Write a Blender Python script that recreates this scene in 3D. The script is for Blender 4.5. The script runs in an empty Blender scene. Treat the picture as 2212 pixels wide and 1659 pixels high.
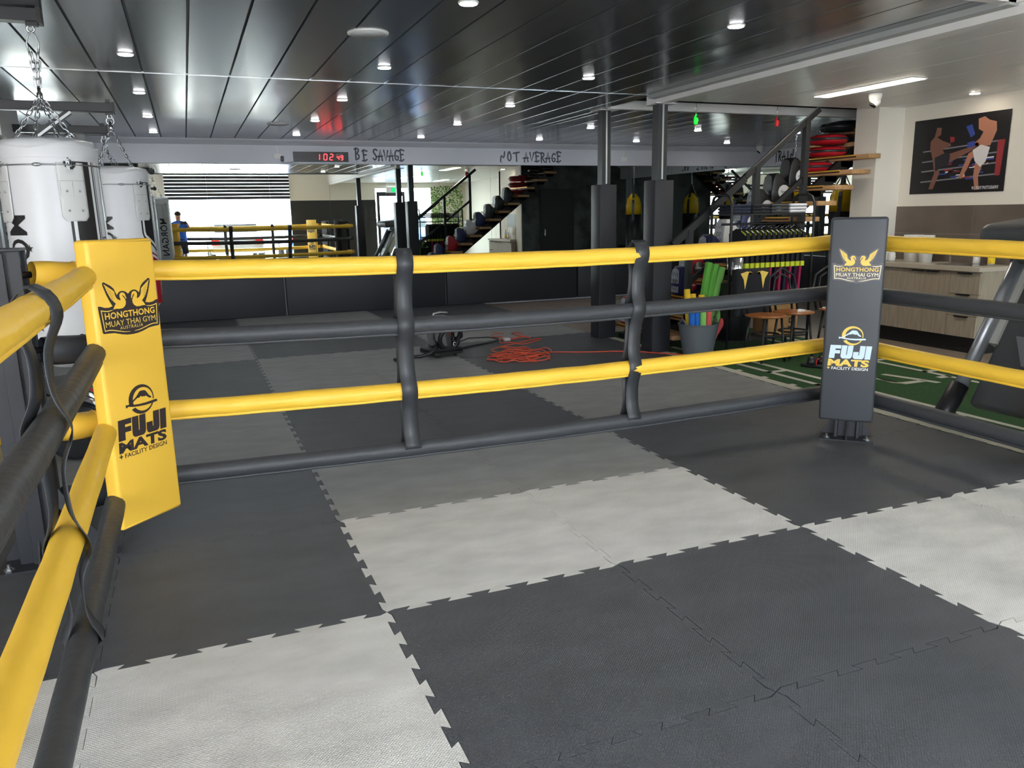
import bpy, bmesh, math, random
from mathutils import Vector, Matrix
PI = math.pi
rnd = random.Random(7)
sc = bpy.context.scene
C = sc.collection
# ------------------------------------------------------------------ camera
cam = bpy.data.cameras.new('camera'); cam_o = bpy.data.objects.new('camera', cam); C.objects.link(cam_o)
cam.sensor_width = 36.0; cam.lens = 27.559; cam.clip_start = 0.02; cam.clip_end = 200
yaw, pitch, roll = 0.38395422, 0.21329105, -0.01903074
fw = Vector((math.sin(yaw)*math.cos(pitch), math.cos(yaw)*math.cos(pitch), -math.sin(pitch)))
rt = Vector((math.cos(yaw), -math.sin(yaw), 0)); up = rt.cross(fw)
r2 = math.cos(roll)*rt + math.sin(roll)*up; u2 = -math.sin(roll)*rt + math.cos(roll)*up
M = Matrix((r2, u2, -fw)).transposed().to_4x4(); M.translation = (-0.56944, -4.72855, 1.47566)
cam_o.matrix_world = M; sc.camera = cam_o
# ------------------------------------------------------------------ world, sun, daylight, exposure
w = bpy.data.worlds.new('overcast_sky'); sc.world = w; w.use_nodes = True
bg = w.node_tree.nodes['Background']; bg.inputs[0].default_value = (0.86, 0.93, 1.0, 1); bg.inputs[1].default_value = 5.5
sun = bpy.data.lights.new('sun', 'SUN'); sun.energy = 9; sun.angle = 0.02; sun.color = (1, .96, .9)
sun_o = bpy.data.objects.new('sun', sun); C.objects.link(sun_o); sun_o.rotation_euler = (math.radians(-28), math.radians(18), 0)
def portal(x0, x1, z0, z1, y):
    l = bpy.data.lights.new('daylight_portal', 'AREA'); l.shape = 'RECTANGLE'; l.size = x1-x0; l.size_y = z1-z0
    l.cycles.is_portal = True
    o = bpy.data.objects.new('daylight_portal', l); C.objects.link(o)
    o.location = ((x0+x1)/2, y, (z0+z1)/2); o.rotation_euler = (PI/2, 0, 0)
portal(-1.0, 2.6, 0.0, 2.10, -6.62); portal(5.0, 8.5, 0.0, 2.3, -6.62); portal(-6.4, -3.6, 0, 2.1, -6.62)
sc.view_settings.view_transform = 'Standard'; sc.view_settings.look = 'None'
sc.view_settings.gamma = 1; sc.view_settings.use_curve_mapping = False
sc.view_settings.exposure = 2.1
# ------------------------------------------------------------------ materials
def lin(c):
    return tuple(((v/255)/12.92 if v/255 <= .04045 else ((v/255+.055)/1.055)**2.4) for v in c)
_mats = {}
def mat(name, rgb, rough=.5, metal=0, var=0, vs=6, bump=0, bs=60, emit=0, coat=0, stretch=None, spec=None, detail=4, bdet=2, dark=None):
    """procedural principled material: rgb in 0-255 display values; var = colour noise amount; bump = noise relief"""
    if name in _mats: return _mats[name]
    m = bpy.data.materials.new(name); m.use_nodes = True; nt = m.node_tree; b = nt.nodes['Principled BSDF']
    c = lin(rgb)
    b.inputs['Base Color'].default_value = (*c, 1); b.inputs['Roughness'].default_value = rough; b.inputs['Metallic'].default_value = metal
    if spec is not None: b.inputs['Specular IOR Level'].default_value = spec
    if coat: b.inputs['Coat Weight'].default_value = coat; b.inputs['Coat Roughness'].default_value = .15
    if emit: b.inputs['Emission Color'].default_value = (*c, 1); b.inputs['Emission Strength'].default_value = emit
    co = None
    if var or bump:
        tc = nt.nodes.new('ShaderNodeTexCoord'); mp = nt.nodes.new('ShaderNodeMapping'); nt.links.new(tc.outputs['Object'], mp.inputs[0])
        if stretch: mp.inputs['Scale'].default_value = stretch
        co = mp.outputs[0]
    if var:
        n = nt.nodes.new('ShaderNodeTexNoise'); n.inputs['Scale'].default_value = vs; n.inputs['Detail'].default_value = detail; nt.links.new(co, n.inputs['Vector'])
        r = nt.nodes.new('ShaderNodeValToRGB'); nt.links.new(n.outputs[0], r.inputs[0])
        r.color_ramp.elements[0].position = .3; r.color_ramp.elements[1].position = .7
        d = lin(dark) if dark else tuple(v*(1-var) for v in c)
        r.color_ramp.elements[0].color = (*d, 1)
        r.color_ramp.elements[1].color = (*[min(1, v*(1+(0 if dark else var))) for v in c], 1)
        nt.links.new(r.outputs[0], b.inputs['Base Color'])
    if bump:
        n = nt.nodes.new('ShaderNodeTexNoise'); n.inputs['Scale'].default_value = bs; n.inputs['Detail'].default_value = bdet; nt.links.new(co, n.inputs['Vector'])
        bp = nt.nodes.new('ShaderNodeBump'); bp.inputs['Strength'].default_value = bump; bp.inputs['Distance'].default_value = .02
        nt.links.new(n.outputs[0], bp.inputs['Height']); nt.links.new(bp.outputs[0], b.inputs['Normal'])
    _mats[name] = m; return m
def mat_foam(name, rgb, rough=.6):
    """EVA mat: fine embossed criss-cross grain plus scuffs"""
    m = mat(name, rgb, rough, var=.13, vs=3.5, stretch=(1, 2.2, 1), detail=7); nt = m.node_tree; b = nt.nodes['Principled BSDF']
    tc = nt.nodes.new('ShaderNodeTexCoord'); s = []
    for ang in (PI/4, -PI/4):
        mp = nt.nodes.new('ShaderNodeMapping'); mp.inputs['Rotation'].default_value = (0, 0, ang); nt.links.new(tc.outputs['Object'], mp.inputs[0])
        wv = nt.nodes.new('ShaderNodeTexWave'); wv.inputs['Scale'].default_value = 42; nt.links.new(mp.outputs[0], wv.inputs[0]); s.append(wv)
    ad = nt.nodes.new('ShaderNodeMath'); ad.operation = 'MULTIPLY'; nt.links.new(s[0].outputs['Fac'], ad.inputs[0]); nt.links.new(s[1].outputs['Fac'], ad.inputs[1])
    bp = nt.nodes.new('ShaderNodeBump'); bp.inputs['Strength'].default_value = .35; bp.inputs['Distance'].default_value = .004
    nt.links.new(ad.outputs[0], bp.inputs['Height']); nt.links.new(bp.outputs[0], b.inputs['Normal'])
    return m
def mat_glass(name, tint=(.9, .97, .95), refl=.12):
    m = bpy.data.materials.new(name); m.use_nodes = True; nt = m.node_tree; nt.nodes.clear()
    o = nt.nodes.new('ShaderNodeOutputMaterial'); t = nt.nodes.new('ShaderNodeBsdfTransparent'); t.inputs[0].default_value = (*tint, 1)
    g = nt.nodes.new('ShaderNodeBsdfGlossy'); g.inputs['Roughness'].default_value = .02; x = nt.nodes.new('ShaderNodeMixShader'); x.inputs[0].default_value = refl
    nt.links.new(t.outputs[0], x.inputs[1]); nt.links.new(g.outputs[0], x.inputs[2]); nt.links.new(x.outputs[0], o.inputs[0]); return m
YEL = mat('yellow_vinyl', (244, 196, 70), .42, bump=.10, bs=9, var=.03, vs=3)
YELR = mat('yellow_rope_cover', (248, 200, 66), .45, bump=.5, bs=11, stretch=(.5, .5, 1.6))
BLKV = mat('black_vinyl', (58, 62, 68), .45, bump=.08, bs=9)
BLKR = mat('black_rope_cover', (62, 64, 68), .5, bump=.18, bs=24)
STRAP = mat('black_webbing', (52, 54, 58), .42, bump=.05, bs=300)
STEEL = mat('black_steel', (34, 36, 42), .4, bump=.03, bs=40)
STEELD = mat('dark_steel', (22, 23, 26), .45)
CHROME = mat('chrome', (205, 208, 212), .16, 1)
ZINC = mat('zinc_bolt', (190, 192, 196), .3, 1)
BRUSH = mat('brushed_metal', (176, 178, 180), .32, .9)
WHITE = mat('white_paint', (226, 226, 226), .5)
WHITEP = mat('white_plastic', (232, 232, 230), .35)
WVIN = mat('white_vinyl', (216, 216, 218), .38, bump=.12, bs=7, var=.03, vs=4)
BLK = mat('black_plastic', (24, 25, 28), .4)
INK = mat('dark_brown_ink', (50, 40, 42), .5)
GOLD = mat('gold_ink', (240, 205, 92), .45)
PALEB = mat('pale_blue_ink', (206, 228, 244), .45)
WINK = mat('white_ink', (248, 248, 246), .45)
REDV = mat('red_vinyl', (186, 22, 38), .35, bump=.05, bs=12)
REDD = mat('dark_red_ink', (150, 50, 72), .4)
TREAD = mat('pine_tread', (176, 138, 96), .5, var=.18, vs=5, stretch=(9, .8, 9))
TIMBER = mat('brown_wood', (150, 92, 44), .3, var=.2, vs=4, stretch=(1, 8, 1))
# ------------------------------------------------------------------ mesh builder
class MB:
    def __init__(s): s.v = []; s.f = []; s.mi = []; s.sm = []; s.ms = []; s.T = None
    def _m(s, m):
        if m not in s.ms: s.ms.append(m)
        return s.ms.index(m)
    def add(s, verts, faces, m, smooth=False, T=None):
        b = len(s.v); T = T or s.T
        s.v += [tuple(T @ Vector(p)) for p in verts] if T else [tuple(p) for p in verts]
        k = s._m(m)
        for f in faces: s.f.append(tuple(i+b for i in f)); s.mi.append(k); s.sm.append(smooth)
        return s
    def box(s, x0, x1, y0, y1, z0, z1, m, T=None):
        v = [(x, y, z) for z in (z0, z1) for y in (y0, y1) for x in (x0, x1)]
        return s.add(v, [(0, 2, 3, 1), (4, 5, 7, 6), (0, 1, 5, 4), (2, 6, 7, 3), (0, 4, 6, 2), (1, 3, 7, 5)], m, False, T)
    def rbox(s, x0, x1, y0, y1, z0, z1, r, m, n=3, smooth=True, T=None):
        """box with rounded edges"""
        bm = bmesh.new(); bmesh.ops.create_cube(bm, size=1)
        for q in bm.verts: q.co = Vector((x0+(q.co.x+.5)*(x1-x0), y0+(q.co.y+.5)*(y1-y0), z0+(q.co.z+.5)*(z1-z0)))
        bmesh.ops.bevel(bm, geom=list(bm.edges), offset=r, segments=n, profile=.5, affect='EDGES')
        return s.bm(bm, m, smooth, T)
    def bm(s, bm, m, smooth=True, T=None):
        bm.verts.index_update(); vs = [tuple(q.co) for q in bm.verts]; fs = [tuple(q.index for q in f.verts) for f in bm.faces]; bm.free()
        return s.add(vs, fs, m, smooth, T)
    def bar(s, a, b, wd, ht, m, upv=(0, 0, 1), T=None):
        """rectangular bar from a to b"""
        a = Vector(a); b = Vector(b); d = (b-a).normalized(); u = Vector(upv); x = d.cross(u)
        if x.length < 1e-4: x = d.cross(Vector((1, 0, 0)))
        x.normalize(); u = x.cross(d)
        v = []
        for p in (a, b):
            for i, j in ((-1, -1), (1, -1), (1, 1), (-1, 1)): v.append(p+x*i*wd/2+u*j*ht/2)
        return s.add(v, [(3, 2, 1, 0), (4, 5, 6, 7), (0, 1, 5, 4), (1, 2, 6, 5), (2, 3, 7, 6), (3, 0, 4, 7)], m, False, T)
    def tube(s, pts, r, m, n=10, closed=False, cap=True, smooth=True, T=None, sq=1.0):
        """swept tube; r may be a number or list"""
        pts = [Vector(p) for p in pts]; N = len(pts); rr = r if isinstance(r, (list, tuple)) else [r]*N
        def tan(i):
            a = pts[(i-1) % N] if (closed or i > 0) else pts[i]; b = pts[(i+1) % N] if (closed or i < N-1) else pts[i]
            t = b-a; return t.normalized() if t.length > 1e-9 else Vector((0, 0, 1))
        t0 = tan(0); nrm = t0.orthogonal().normalized(); vs = []; prev = t0
        if abs(t0.z) < .9: nrm = (Vector((0, 0, 1)) - t0*t0.z).normalized()
        for i in range(N):
            t = tan(i); q = prev.rotation_difference(t); nrm = (q @ nrm); nrm = (nrm - t*nrm.dot(t)).normalized(); prev = t; bn = t.cross(nrm)
            for k in range(n):
                a = 2*PI*k/n; vs.append(pts[i] + nrm*math.cos(a)*rr[i] + bn*math.sin(a)*rr[i]*sq)
        fs = []
        for i in range(N if closed else N-1):
            j = (i+1) % N
            for k in range(n): fs.append((i*n+k, i*n+(k+1) % n, j*n+(k+1) % n, j*n+k))
        if cap and not closed: fs.append(tuple(range(n-1, -1, -1))); fs.append(tuple((N-1)*n+k for k in range(n)))
        return s.add(vs, fs, m, smooth, T)
    def lathe(s, prof, m, n=24, smooth=True, T=None, c=(0, 0, 0)):
        """prof: list of (r, z)"""
        vs = []; fs = []
        for r, z in prof:
            for k in range(n): a = 2*PI*k/n; vs.append((c[0]+r*math.cos(a), c[1]+r*math.sin(a), c[2]+z))
        for i in range(len(prof)-1):
            for k in range(n): fs.append((i*n+k, i*n+(k+1) % n, (i+1)*n+(k+1) % n, (i+1)*n+k))
        fs.append(tuple(range(n-1, -1, -1))); L = (len(prof)-1)*n; fs.append(tuple(L+k for k in range(n)))
        return s.add(vs, fs, m, smooth, T)
    def cyl(s, c, r, z0, z1, m, n=20, T=None, smooth=True): return s.lathe([(r, z0), (r, z1)], m, n, smooth, T, c)
    def sph(s, c, r, m, n=12, T=None, sc_=(1, 1, 1)):
        pr = [(max(1e-4, math.sin(PI*i/n)), -math.cos(PI*i/n)) for i in range(n+1)]; vs = []; fs = []; k2 = n*2
        for a, z in pr:
            for k in range(k2): t = 2*PI*k/k2; vs.append((c[0]+r*sc_[0]*a*math.cos(t), c[1]+r*sc_[1]*a*math.sin(t), c[2]+r*sc_[2]*z))
        for i in range(n):
            for k in range(k2): fs.append((i*k2+k, i*k2+(k+1) % k2, (i+1)*k2+(k+1) % k2, (i+1)*k2+k))
        return s.add(vs, fs, m, True, T)
    def prism(s, poly, d0, d1, m, axis='z', smooth=False, T=None):
        """extruded polygon; poly in the plane across axis: z->(x,y)  y->(x,z)  x->(y,z)"""
        def P(p, d): return {'z': (p[0], p[1], d), 'y': (p[0], d, p[1]), 'x': (d, p[0], p[1])}[axis]
        n = len(poly); vs = [P(p, d0) for p in poly]+[P(p, d1) for p in poly]
        fs = [tuple(range(n-1, -1, -1)), tuple(range(n, 2*n))]+[(i, (i+1) % n, n+(i+1) % n, n+i) for i in range(n)]
        return s.add(vs, fs, m, smooth, T)
    def flat(s, poly, m, T=None, off=0.0):
        """flat polygon on local z = off (triangulated so concave outlines are safe)"""
        bm = bmesh.new(); vs = [bm.verts.new((p[0], p[1], off)) for p in poly]
        try: f = bm.faces.new(vs)
        except ValueError: bm.free(); return s
        bm.normal_update()
        if f.normal.z < 0: f.normal_flip()
        bmesh.ops.triangulate(bm, faces=[f]); return s.bm(bm, m, False, T)
    def stroke(s, pts, wd, m, T=None, off=0.0, taper=None):
        """flat polyline of a given width on local z = off"""
        P = [Vector((p[0], p[1])) for p in pts]; L = []; R_ = []
        for i, p in enumerate(P):
            a = P[max(0, i-1)]; b = P[min(len(P)-1, i+1)]; d = (b-a).normalized(); nn = Vector((-d.y, d.x)); h = wd/2*(taper[i] if taper else 1)
            L.append((p.x+nn.x*h, p.y+nn.y*h, off)); R_.append((p.x-nn.x*h, p.y-nn.y*h, off))
        n = len(P); return s.add(L+R_, [(n+i, n+i+1, i+1, i) for i in range(n-1)], m, False, T)
    def build(s, name, parent=None, bev=0, sub=0, loc=None):
        me = bpy.data.meshes.new(name); me.from_pydata(s.v, [], s.f); ok = me.validate()
        for m in s.ms: me.materials.append(m)
        if len(me.polygons) == len(s.f):
            me.polygons.foreach_set('material_index', s.mi); me.polygons.foreach_set('use_smooth', s.sm)
        me.update(); o = bpy.data.objects.new(name, me); C.objects.link(o)
        if parent: o.parent = parent
        if loc: o.location = loc
        if bev:
            b = o.modifiers.new('bevel', 'BEVEL'); b.width = bev; b.segments = 2; b.limit_method = 'ANGLE'; b.angle_limit = .6
        if sub:
            b = o.modifiers.new('subsurf', 'SUBSURF'); b.levels = sub; b.render_levels = sub
        return o
def thing(name, label, cat, loc=(0, 0, 0), rz=0, group=None):
    o = bpy.data.objects.new(name, None); C.objects.link(o); o.location = loc; o.rotation_euler = (0, 0, rz); o.empty_display_size = .1
    o['label'] = label; o['category'] = cat
    if group: o['group'] = group
    return o
def tag(o, label, cat, group=None, kind=None):
    o['label'] = label; o['category'] = cat
    if group: o['group'] = group
    if kind: o['kind'] = kind
    return o
def struct(o): o['kind'] = 'structure'; return o
def kids(o): return [x for x in bpy.data.objects if x.parent == o]
def dup(r, loc=None, rz=None, label=None, group=None, mats=None):
    """copy of a thing with copies of its parts and sub-parts"""
    def cp(o, par):
        c = o.copy(); C.objects.link(c); c.parent = par
        if mats and c.type == 'MESH':
            ren = [mats.get(m.name) for m in c.data.materials]
            if any(ren):
                c.data = c.data.copy()
                for i, q in enumerate(ren):
                    if q: c.data.materials[i] = q
        for k in kids(o): cp(k, c)
        return c
    n = cp(r, None)
    if loc is not None: n.location = loc
    if rz is not None: n.rotation_euler = (0, 0, rz)
    if label: n['label'] = label
    if group: n['group'] = group
    return n
def text_geo(txt, size, wx=1.0, shear=0, bold=0, align='CENTER', ext=0, cuts=0, space=1):
    cu = bpy.data.curves.new('t', 'FONT'); cu.body = txt; cu.size = size; cu.shear = shear; cu.offset = bold*size; cu.align_x = align; cu.align_y = 'CENTER'
    cu.resolution_u = 3; cu.extrude = ext; cu.space_character = space
    o = bpy.data.objects.new('t', cu); C.objects.link(o); bpy.context.view_layer.update()
    me = o.to_mesh(); bm = bmesh.new(); bm.from_mesh(me); o.to_mesh_clear(); bpy.data.objects.remove(o); bpy.data.curves.remove(cu)
    if cuts: bmesh.ops.triangulate(bm, faces=bm.faces[:]); bmesh.ops.subdivide_edges(bm, edges=bm.edges[:], cuts=cuts, use_grid_fill=True)
    for q in bm.verts: q.co.x *= wx
    return bm
def put_text(mb, txt, size, m, x=0, y=0, off=.001, T=None, fit=None, **kw):
    """flat text, its middle at x,y on local z=off; fit = (width, height) to stretch to"""
    bm = text_geo(txt, size, **kw)
    xs = [q.co.x for q in bm.verts]; ys = [q.co.y for q in bm.verts]
    cx, cy = (min(xs)+max(xs))/2, (min(ys)+max(ys))/2
    sx = sy = 1
    if fit: sx = fit[0]/(max(xs)-min(xs)); sy = fit[1]/(max(ys)-min(ys)) if fit[1] else sx
    for q in bm.verts: q.co = Vector(((q.co.x-cx)*sx+x, (q.co.y-cy)*sy+y, q.co.z+off))
    for f in bm.faces:
        if f.normal.z < 0: f.normal_flip()
    return mb.bm(bm, m, False, T)
def frame(o, xa, ya):
    """matrix with local x along xa, local y along ya, at o"""
    xa = Vector(xa).normalized(); ya = Vector(ya); ya = (ya-xa*xa.dot(ya)).normalized(); z = xa.cross(ya)
    m = Matrix((xa, ya, z)).transposed().to_4x4(); m.translation = Vector(o); return m
ORD = ['first', 'second', 'third', 'fourth', 'fifth', 'sixth', 'seventh', 'eighth', 'ninth', 'tenth', 'eleventh', 'twelfth', 'thirteenth', 'fourteenth', 'fifteenth', 'sixteenth', 'seventeenth', 'eighteenth']
# ================================================================== the setting
CZ = 2.62
TILE = mat('brown_floor_tile', (142, 128, 116), .45, var=.12, vs=3)
CONC = mat('pale_concrete', (196, 192, 184), .8, var=.12, vs=2)
WALLC = mat('warm_white_wall', (232, 226, 216), .7)
WALLG = mat('cool_white_fascia', (214, 217, 226), .6)
PLANK = mat('satin_metal_plank', (150, 154, 160), .2, .85, bump=.035, bs=1.3, stretch=(1, .5, 1), bdet=1)
PLW = mat('white_ceiling_plank', (226, 226, 226), .35, bump=.02, bs=2)
CHAR = mat('charcoal_wall', (40, 41, 43), .55)
MIRROR = mat('mirror_glass', (238, 246, 243), .0, 1)
m = MB(); m.box(-6.5, 10.2, -6.7, 8.1, -.13, -.03, TILE); struct(m.build('floor'))
m = MB(); m.box(-26, 34, -46, -6.7, -.16, -.06, CONC); struct(m.build('ground'))
m = MB(); m.box(-6.6, 9.95, 7.93, 8.1, -.03, 3.3, WALLG); struct(m.build('wall_back'))
m = MB(); m.box(-6.6, -6.45, -6.6, 8.0, -.03, 3.3, WALLC); struct(m.build('wall_left'))
m = MB(); m.box(9.8, 9.95, 2.4, 8.0, -.03, 3.3, WALLG); struct(m.build('wall_right'))
# front wall with two roller door openings, a glass door and a shop window
m = MB(); Y0, Y1 = -6.72, -6.58
def fw(x0, x1, z0, z1, mm): m.box(x0, x1, Y0, Y1, z0, z1, mm)
fw(-6.6, -6.3, -.03, 3.3, WALLC); fw(-6.3, -3.7, 2.95, 3.3, WALLC); fw(-3.7, -1.06, -.03, 3.3, WALLC); fw(-1.06, 2.68, 2.95, 3.3, WALLC)
fw(2.68, 5.5, 2.04, 3.3, WALLC); fw(2.68, 5.5, -.03, 2.04, CHAR); fw(5.5, 8.8, 2.42, 3.3, WALLC); fw(7.45, 8.8, -.03, 2.42, WALLC)
struct(m.build('wall_front'))
m = MB(); m.box(8.7, 8.8, -6.6, .4, -.03, 2.7, WALLC); m.box(7.33, 8.8, .3, .4, -.03, 2.7, WALLC); struct(m.build('wall_shop_side'))
# kitchen nib wall and the mural wall behind it
m = MB(); m.box(7.33, 7.45, .3, 2.42, -.03, 2.66, WALLC); m.box(6.93, 9.8, 2.42, 2.76, -.03, 2.66, WALLC); struct(m.build('wall_kitchen'))
# fascia over the mirrors, with sloped cornice
m = MB(); m.prism([(7.83, 2.28), (7.94, 2.28), (7.94, 2.62), (7.72, 2.62), (7.72, 2.60), (7.83, 2.54)], -6.45, 9.8, WALLG, 'x')
struct(m.build('trim_1'))
m = MB(); m.prism([(9.63, 2.28), (9.82, 2.28), (9.82, 2.62), (9.52, 2.62), (9.52, 2.60), (9.63, 2.54)], 2.76, 7.83, WALLG, 'y')
struct(m.build('trim_2'))
# metal plank ceiling: every plank bowed, V-joints between
def planks(mb, x0, x1, ya, yb, mm, z=CZ, p=.3225, ph=-.44, bow=.0022, g=.0045):
    k = math.floor((x0-ph)/p)
    while ph+k*p < x1:
        a = max(x0, ph+k*p); b = min(x1, ph+(k+1)*p); k += 1
        if b-a < .03: continue
        prof = [(a+g, z+.016), (a+g+.004, z+.001)] + [(a+g+.004+(b-a-2*g-.008)*t/6, z+bow*math.sin(PI*t/6)) for t in range(1, 6)] + [(b-g-.004, z+.001), (b-g, z+.016)]
        vs = [(x, y, zz) for y in (ya, yb) for x, zz in prof]; n = len(prof)
        mb.add(vs, [(i, i+1, n+i+1, n+i) for i in range(n-1)], mm, False)
m = MB()
for ya, yb in ((-1.3, 2.446), (2.454, 7.74)): planks(m, -6.45, 3.95, ya, yb, PLANK)
planks(m, 3.95, 9.6, 3.42, 7.74, PLANK)
m.box(-6.5, 3.95, -1.3, 8, CZ+.017, CZ+.08, STEELD); m.box(3.95, 9.85, 3.42, 8, CZ+.017, CZ+.08, STEELD)
ALU = mat('bright_alu_joint', (210, 212, 214), .3, .8); m.box(-6.4, 3.95, 2.4445, 2.4495, CZ-.002, CZ+.012, ALU)
struct(m.build('ceiling'))
m = MB()
for ya, yb in ((-6.58, -2.6), (-2.592, .72), (.728, 2.6)): planks(m, 4.02, 8.75, ya, yb, PLW, 2.6, .6, 4.02, .0005, .0025)
m.box(4.02, 8.8, -6.6, 2.6, 2.617, 2.66, WHITE); struct(m.build('ceiling_white_planks'))
m = MB(); m.box(-6.5, 3.95, -6.6, -1.3, 3.2, 3.28, WHITE); m.box(-6.5, 3.95, -1.36, -1.3, 2.6, 3.28, WHITE); m.box(3.93, 4.02, -6.6, -1.3, 2.6, 3.28, WHITE); struct(m.build('ceiling_entry'))
# stairwell void: white edge strip, dark inside
m = MB(); m.box(3.95, 9.6, 3.36, 3.43, 2.605, 2.70, WHITE); m.box(3.95, 9.6, 3.43, 3.47, 2.7, 3.7, CHAR); m.box(3.91, 3.95, 2.6, 3.47, 2.65, 3.7, CHAR)
m.box(3.95, 9.6, 2.56, 2.6, 2.66, 3.7, CHAR); m.box(9.6, 9.7, 2.56, 3.47, 2.6, 3.7, CHAR); m.box(3.9, 9.7, 2.5, 3.5, 3.7, 3.75, CHAR); struct(m.build('trim_stairwell'))
# white beam edge between metal and white ceiling
m = MB(); m.box(3.955, 4.04, -6.58, 2.62, 2.545, 2.625, WHITE); m.box(3.87, 3.955, -1.36, 2.45, 2.585, 2.622, mat('grey_trim', (170, 174, 174), .5)); m.box(3.948, 4.06, -6.58, 2.62, 2.537, 2.547, WHITE)
struct(m.build('trim_beam'))
# mirrors along the back and right walls
PAN = MIRROR
t = thing('wall_mirror', 'long wall mirror in tall panels along the back wall above black padding', 'mirror', (0, 7.9, 0))
xs = [-6.4] + [-.23+.888*k for k in range(-6, 12)]
for a, b in zip(xs, xs[1:]+[9.62]):
    if b-a > .05: m = MB(); m.box(a+.0015, b-.0015, -.004, .02, .66, 2.28, PAN); m.build('mirror_panel', t)
t = thing('wall_mirror', 'wall mirror on the right hand wall under the word TRAIN', 'mirror', (9.66, 0, 0))
for k in range(5): m = MB(); m.box(-.004, .12, 3.3+.9*k, 3.3+.9*k+.897, .66, 2.28, PAN); m.build('mirror_panel', t)
# padding under the mirrors
xs = [-6.4, -4.1, -1.68, .765, 3.36, 5.8, 8.2, 9.6]
WP = mat('black_wall_pad', (40, 42, 48), .5, bump=.05, bs=6)
wl = ['black wall pad under the mirror, behind the farthest left bags', 'black wall pad under the mirror, mostly hidden behind the white punching bags', 'black wall pad under the mirror, seen just right of the yellow corner cushion', 'black wall pad under the mirror, behind the vacuum cleaner', 'black wall pad under the mirror, behind the two tall posts', 'black wall pad under the mirror, behind the stair foot', 'black wall pad under the mirror, in the far right corner']
for i, (a, b) in enumerate(zip(xs, xs[1:])):
    m = MB(); m.rbox(a+.012, b-.012, 7.83, 7.89, .0, .675, .012, WP); tag(m.build('wall_pad'), wl[i], 'wall pad', 'black pads along the back wall')
m = MB(); m.box(9.58, 9.66, 2.8, 7.8, -.02, .66, WP); tag(m.build('wall_pad'), 'black wall pad under the mirror of the right hand wall', 'wall pad')
# ------------------------------------------------------------------ tall columns with padded lower halves
def column(x, y, top, label):
    t = thing('support_column', label, 'column', (x, y, 0), 0, 'black columns along the mat edge')
    m = MB(); m.box(-.055, .055, -.055, .055, -.03, top, STEEL); m.box(-.01, .01, -.06, -.055, 1.8, top, BRUSH); m.build('post', t)
    m = MB()
    for a in range(4): m.rbox(-.108, .108, .075, .112, 0, 1.79, .006, WP, T=Matrix.Rotation(a*PI/2, 4, 'Z'))
    m.box(-.098, .098, -.098, .098, 0, 1.785, STEELD)
    m.build('column_pad', t)
    m = MB(); m.box(-.02, .02, -.02, .02, top-.01, top, STEEL); m.box(-.12, .12, -.12, .12, top-.012, top-.002, WHITE); m.build('top_plate', t)
column(4.0, 3.6, 2.62, 'black square column with padded lower half, the farther one by the stair foot')
column(4.02, 2.46, 2.545, 'black square column with padded lower half under the end of the white beam')
column(4.0, -1.95, 2.545, 'black square column under the white beam, out of view beside the treadmill')
# ------------------------------------------------------------------ downlights in a regular grid
LED = mat('led_lens', (255, 255, 255), .5, emit=22)
def downlight(x, y, z, label, grp, lens=LED):
    t = thing('downlight', label, 'downlight', (x, y, z), 0, grp)
    m = MB(); m.lathe([(.044, -.004), (.054, -.006), (.058, 0), (.058, .014), (.044, .014)], WHITEP, 24); m.build('trim_ring', t)
    m = MB(); m.cyl((0, 0, 0), .047, -.0085, -.004, lens, 24); m.build('lens', t)
for i, x in enumerate((-.84, .995, 2.795, 4.72, 6.48, 8.3)):
    for j, y in enumerate((-.32, 1.69, 3.5, 5.3, 7.02)):
        if (i > 2 and j < 3) or (i == 0 and j == 0): continue
        downlight(x, y, CZ, 'round white downlight in the metal ceiling, %s row from the left, %s from the mirror' % (ORD[i], ORD[4-j]), 'downlights in the metal ceiling')
m = None
WARM = mat('warm_led_lens', (255, 240, 218), .5, emit=14)
downlight(7.05, 1.32, 2.6, 'round downlight in the white ceiling over the fight poster', None, WARM)
def strip(x, y0, y1, label):
    t = thing('strip_light', label, 'strip light', (x, y0, 2.6))
    m = MB(); m.box(-.1, .1, 0, y1-y0, -.006, .012, WHITEP); m.build('frame', t)
    m = MB(); m.box(-.09, .09, .01, y1-y0-.01, -.009, -.004, mat('warm_strip_diffuser', (255, 244, 226), .5, emit=7)); m.build('diffuser', t)
strip(5.62, .75, 1.95, 'long white strip light in the white ceiling in front of the stairs')
strip(5.62, -3.4, -2.2, 'long white strip light in the white ceiling near the shop front, seen in the mirror')
strip(7.3, -5.4, -4.2, 'white strip light in the ceiling in front of the ivy wall, seen in the mirror')
for x, y, l in ((.628, .573, 'large round white ceiling speaker near the camera'), (.612, 5.77, 'round ceiling speaker near the mirror and the red clock')):
    t = thing('ceiling_speaker', l, 'speaker', (x, y, CZ)); m = MB(); m.lathe([(.125, 0), (.125, .01), (.0, .01)], WHITEP, 32); m.lathe([(.0, -.008), (.118, -.008), (.13, -.004), (.132, .004), (0, .004)], WHITEP, 40); m.build('bezel', t)
    m = MB(); m.cyl((0, 0, 0), .115, -.0095, -.006, mat('speaker_mesh', (206, 210, 214), .7, bump=.4, bs=600), 36); m.build('grille', t)
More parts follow.
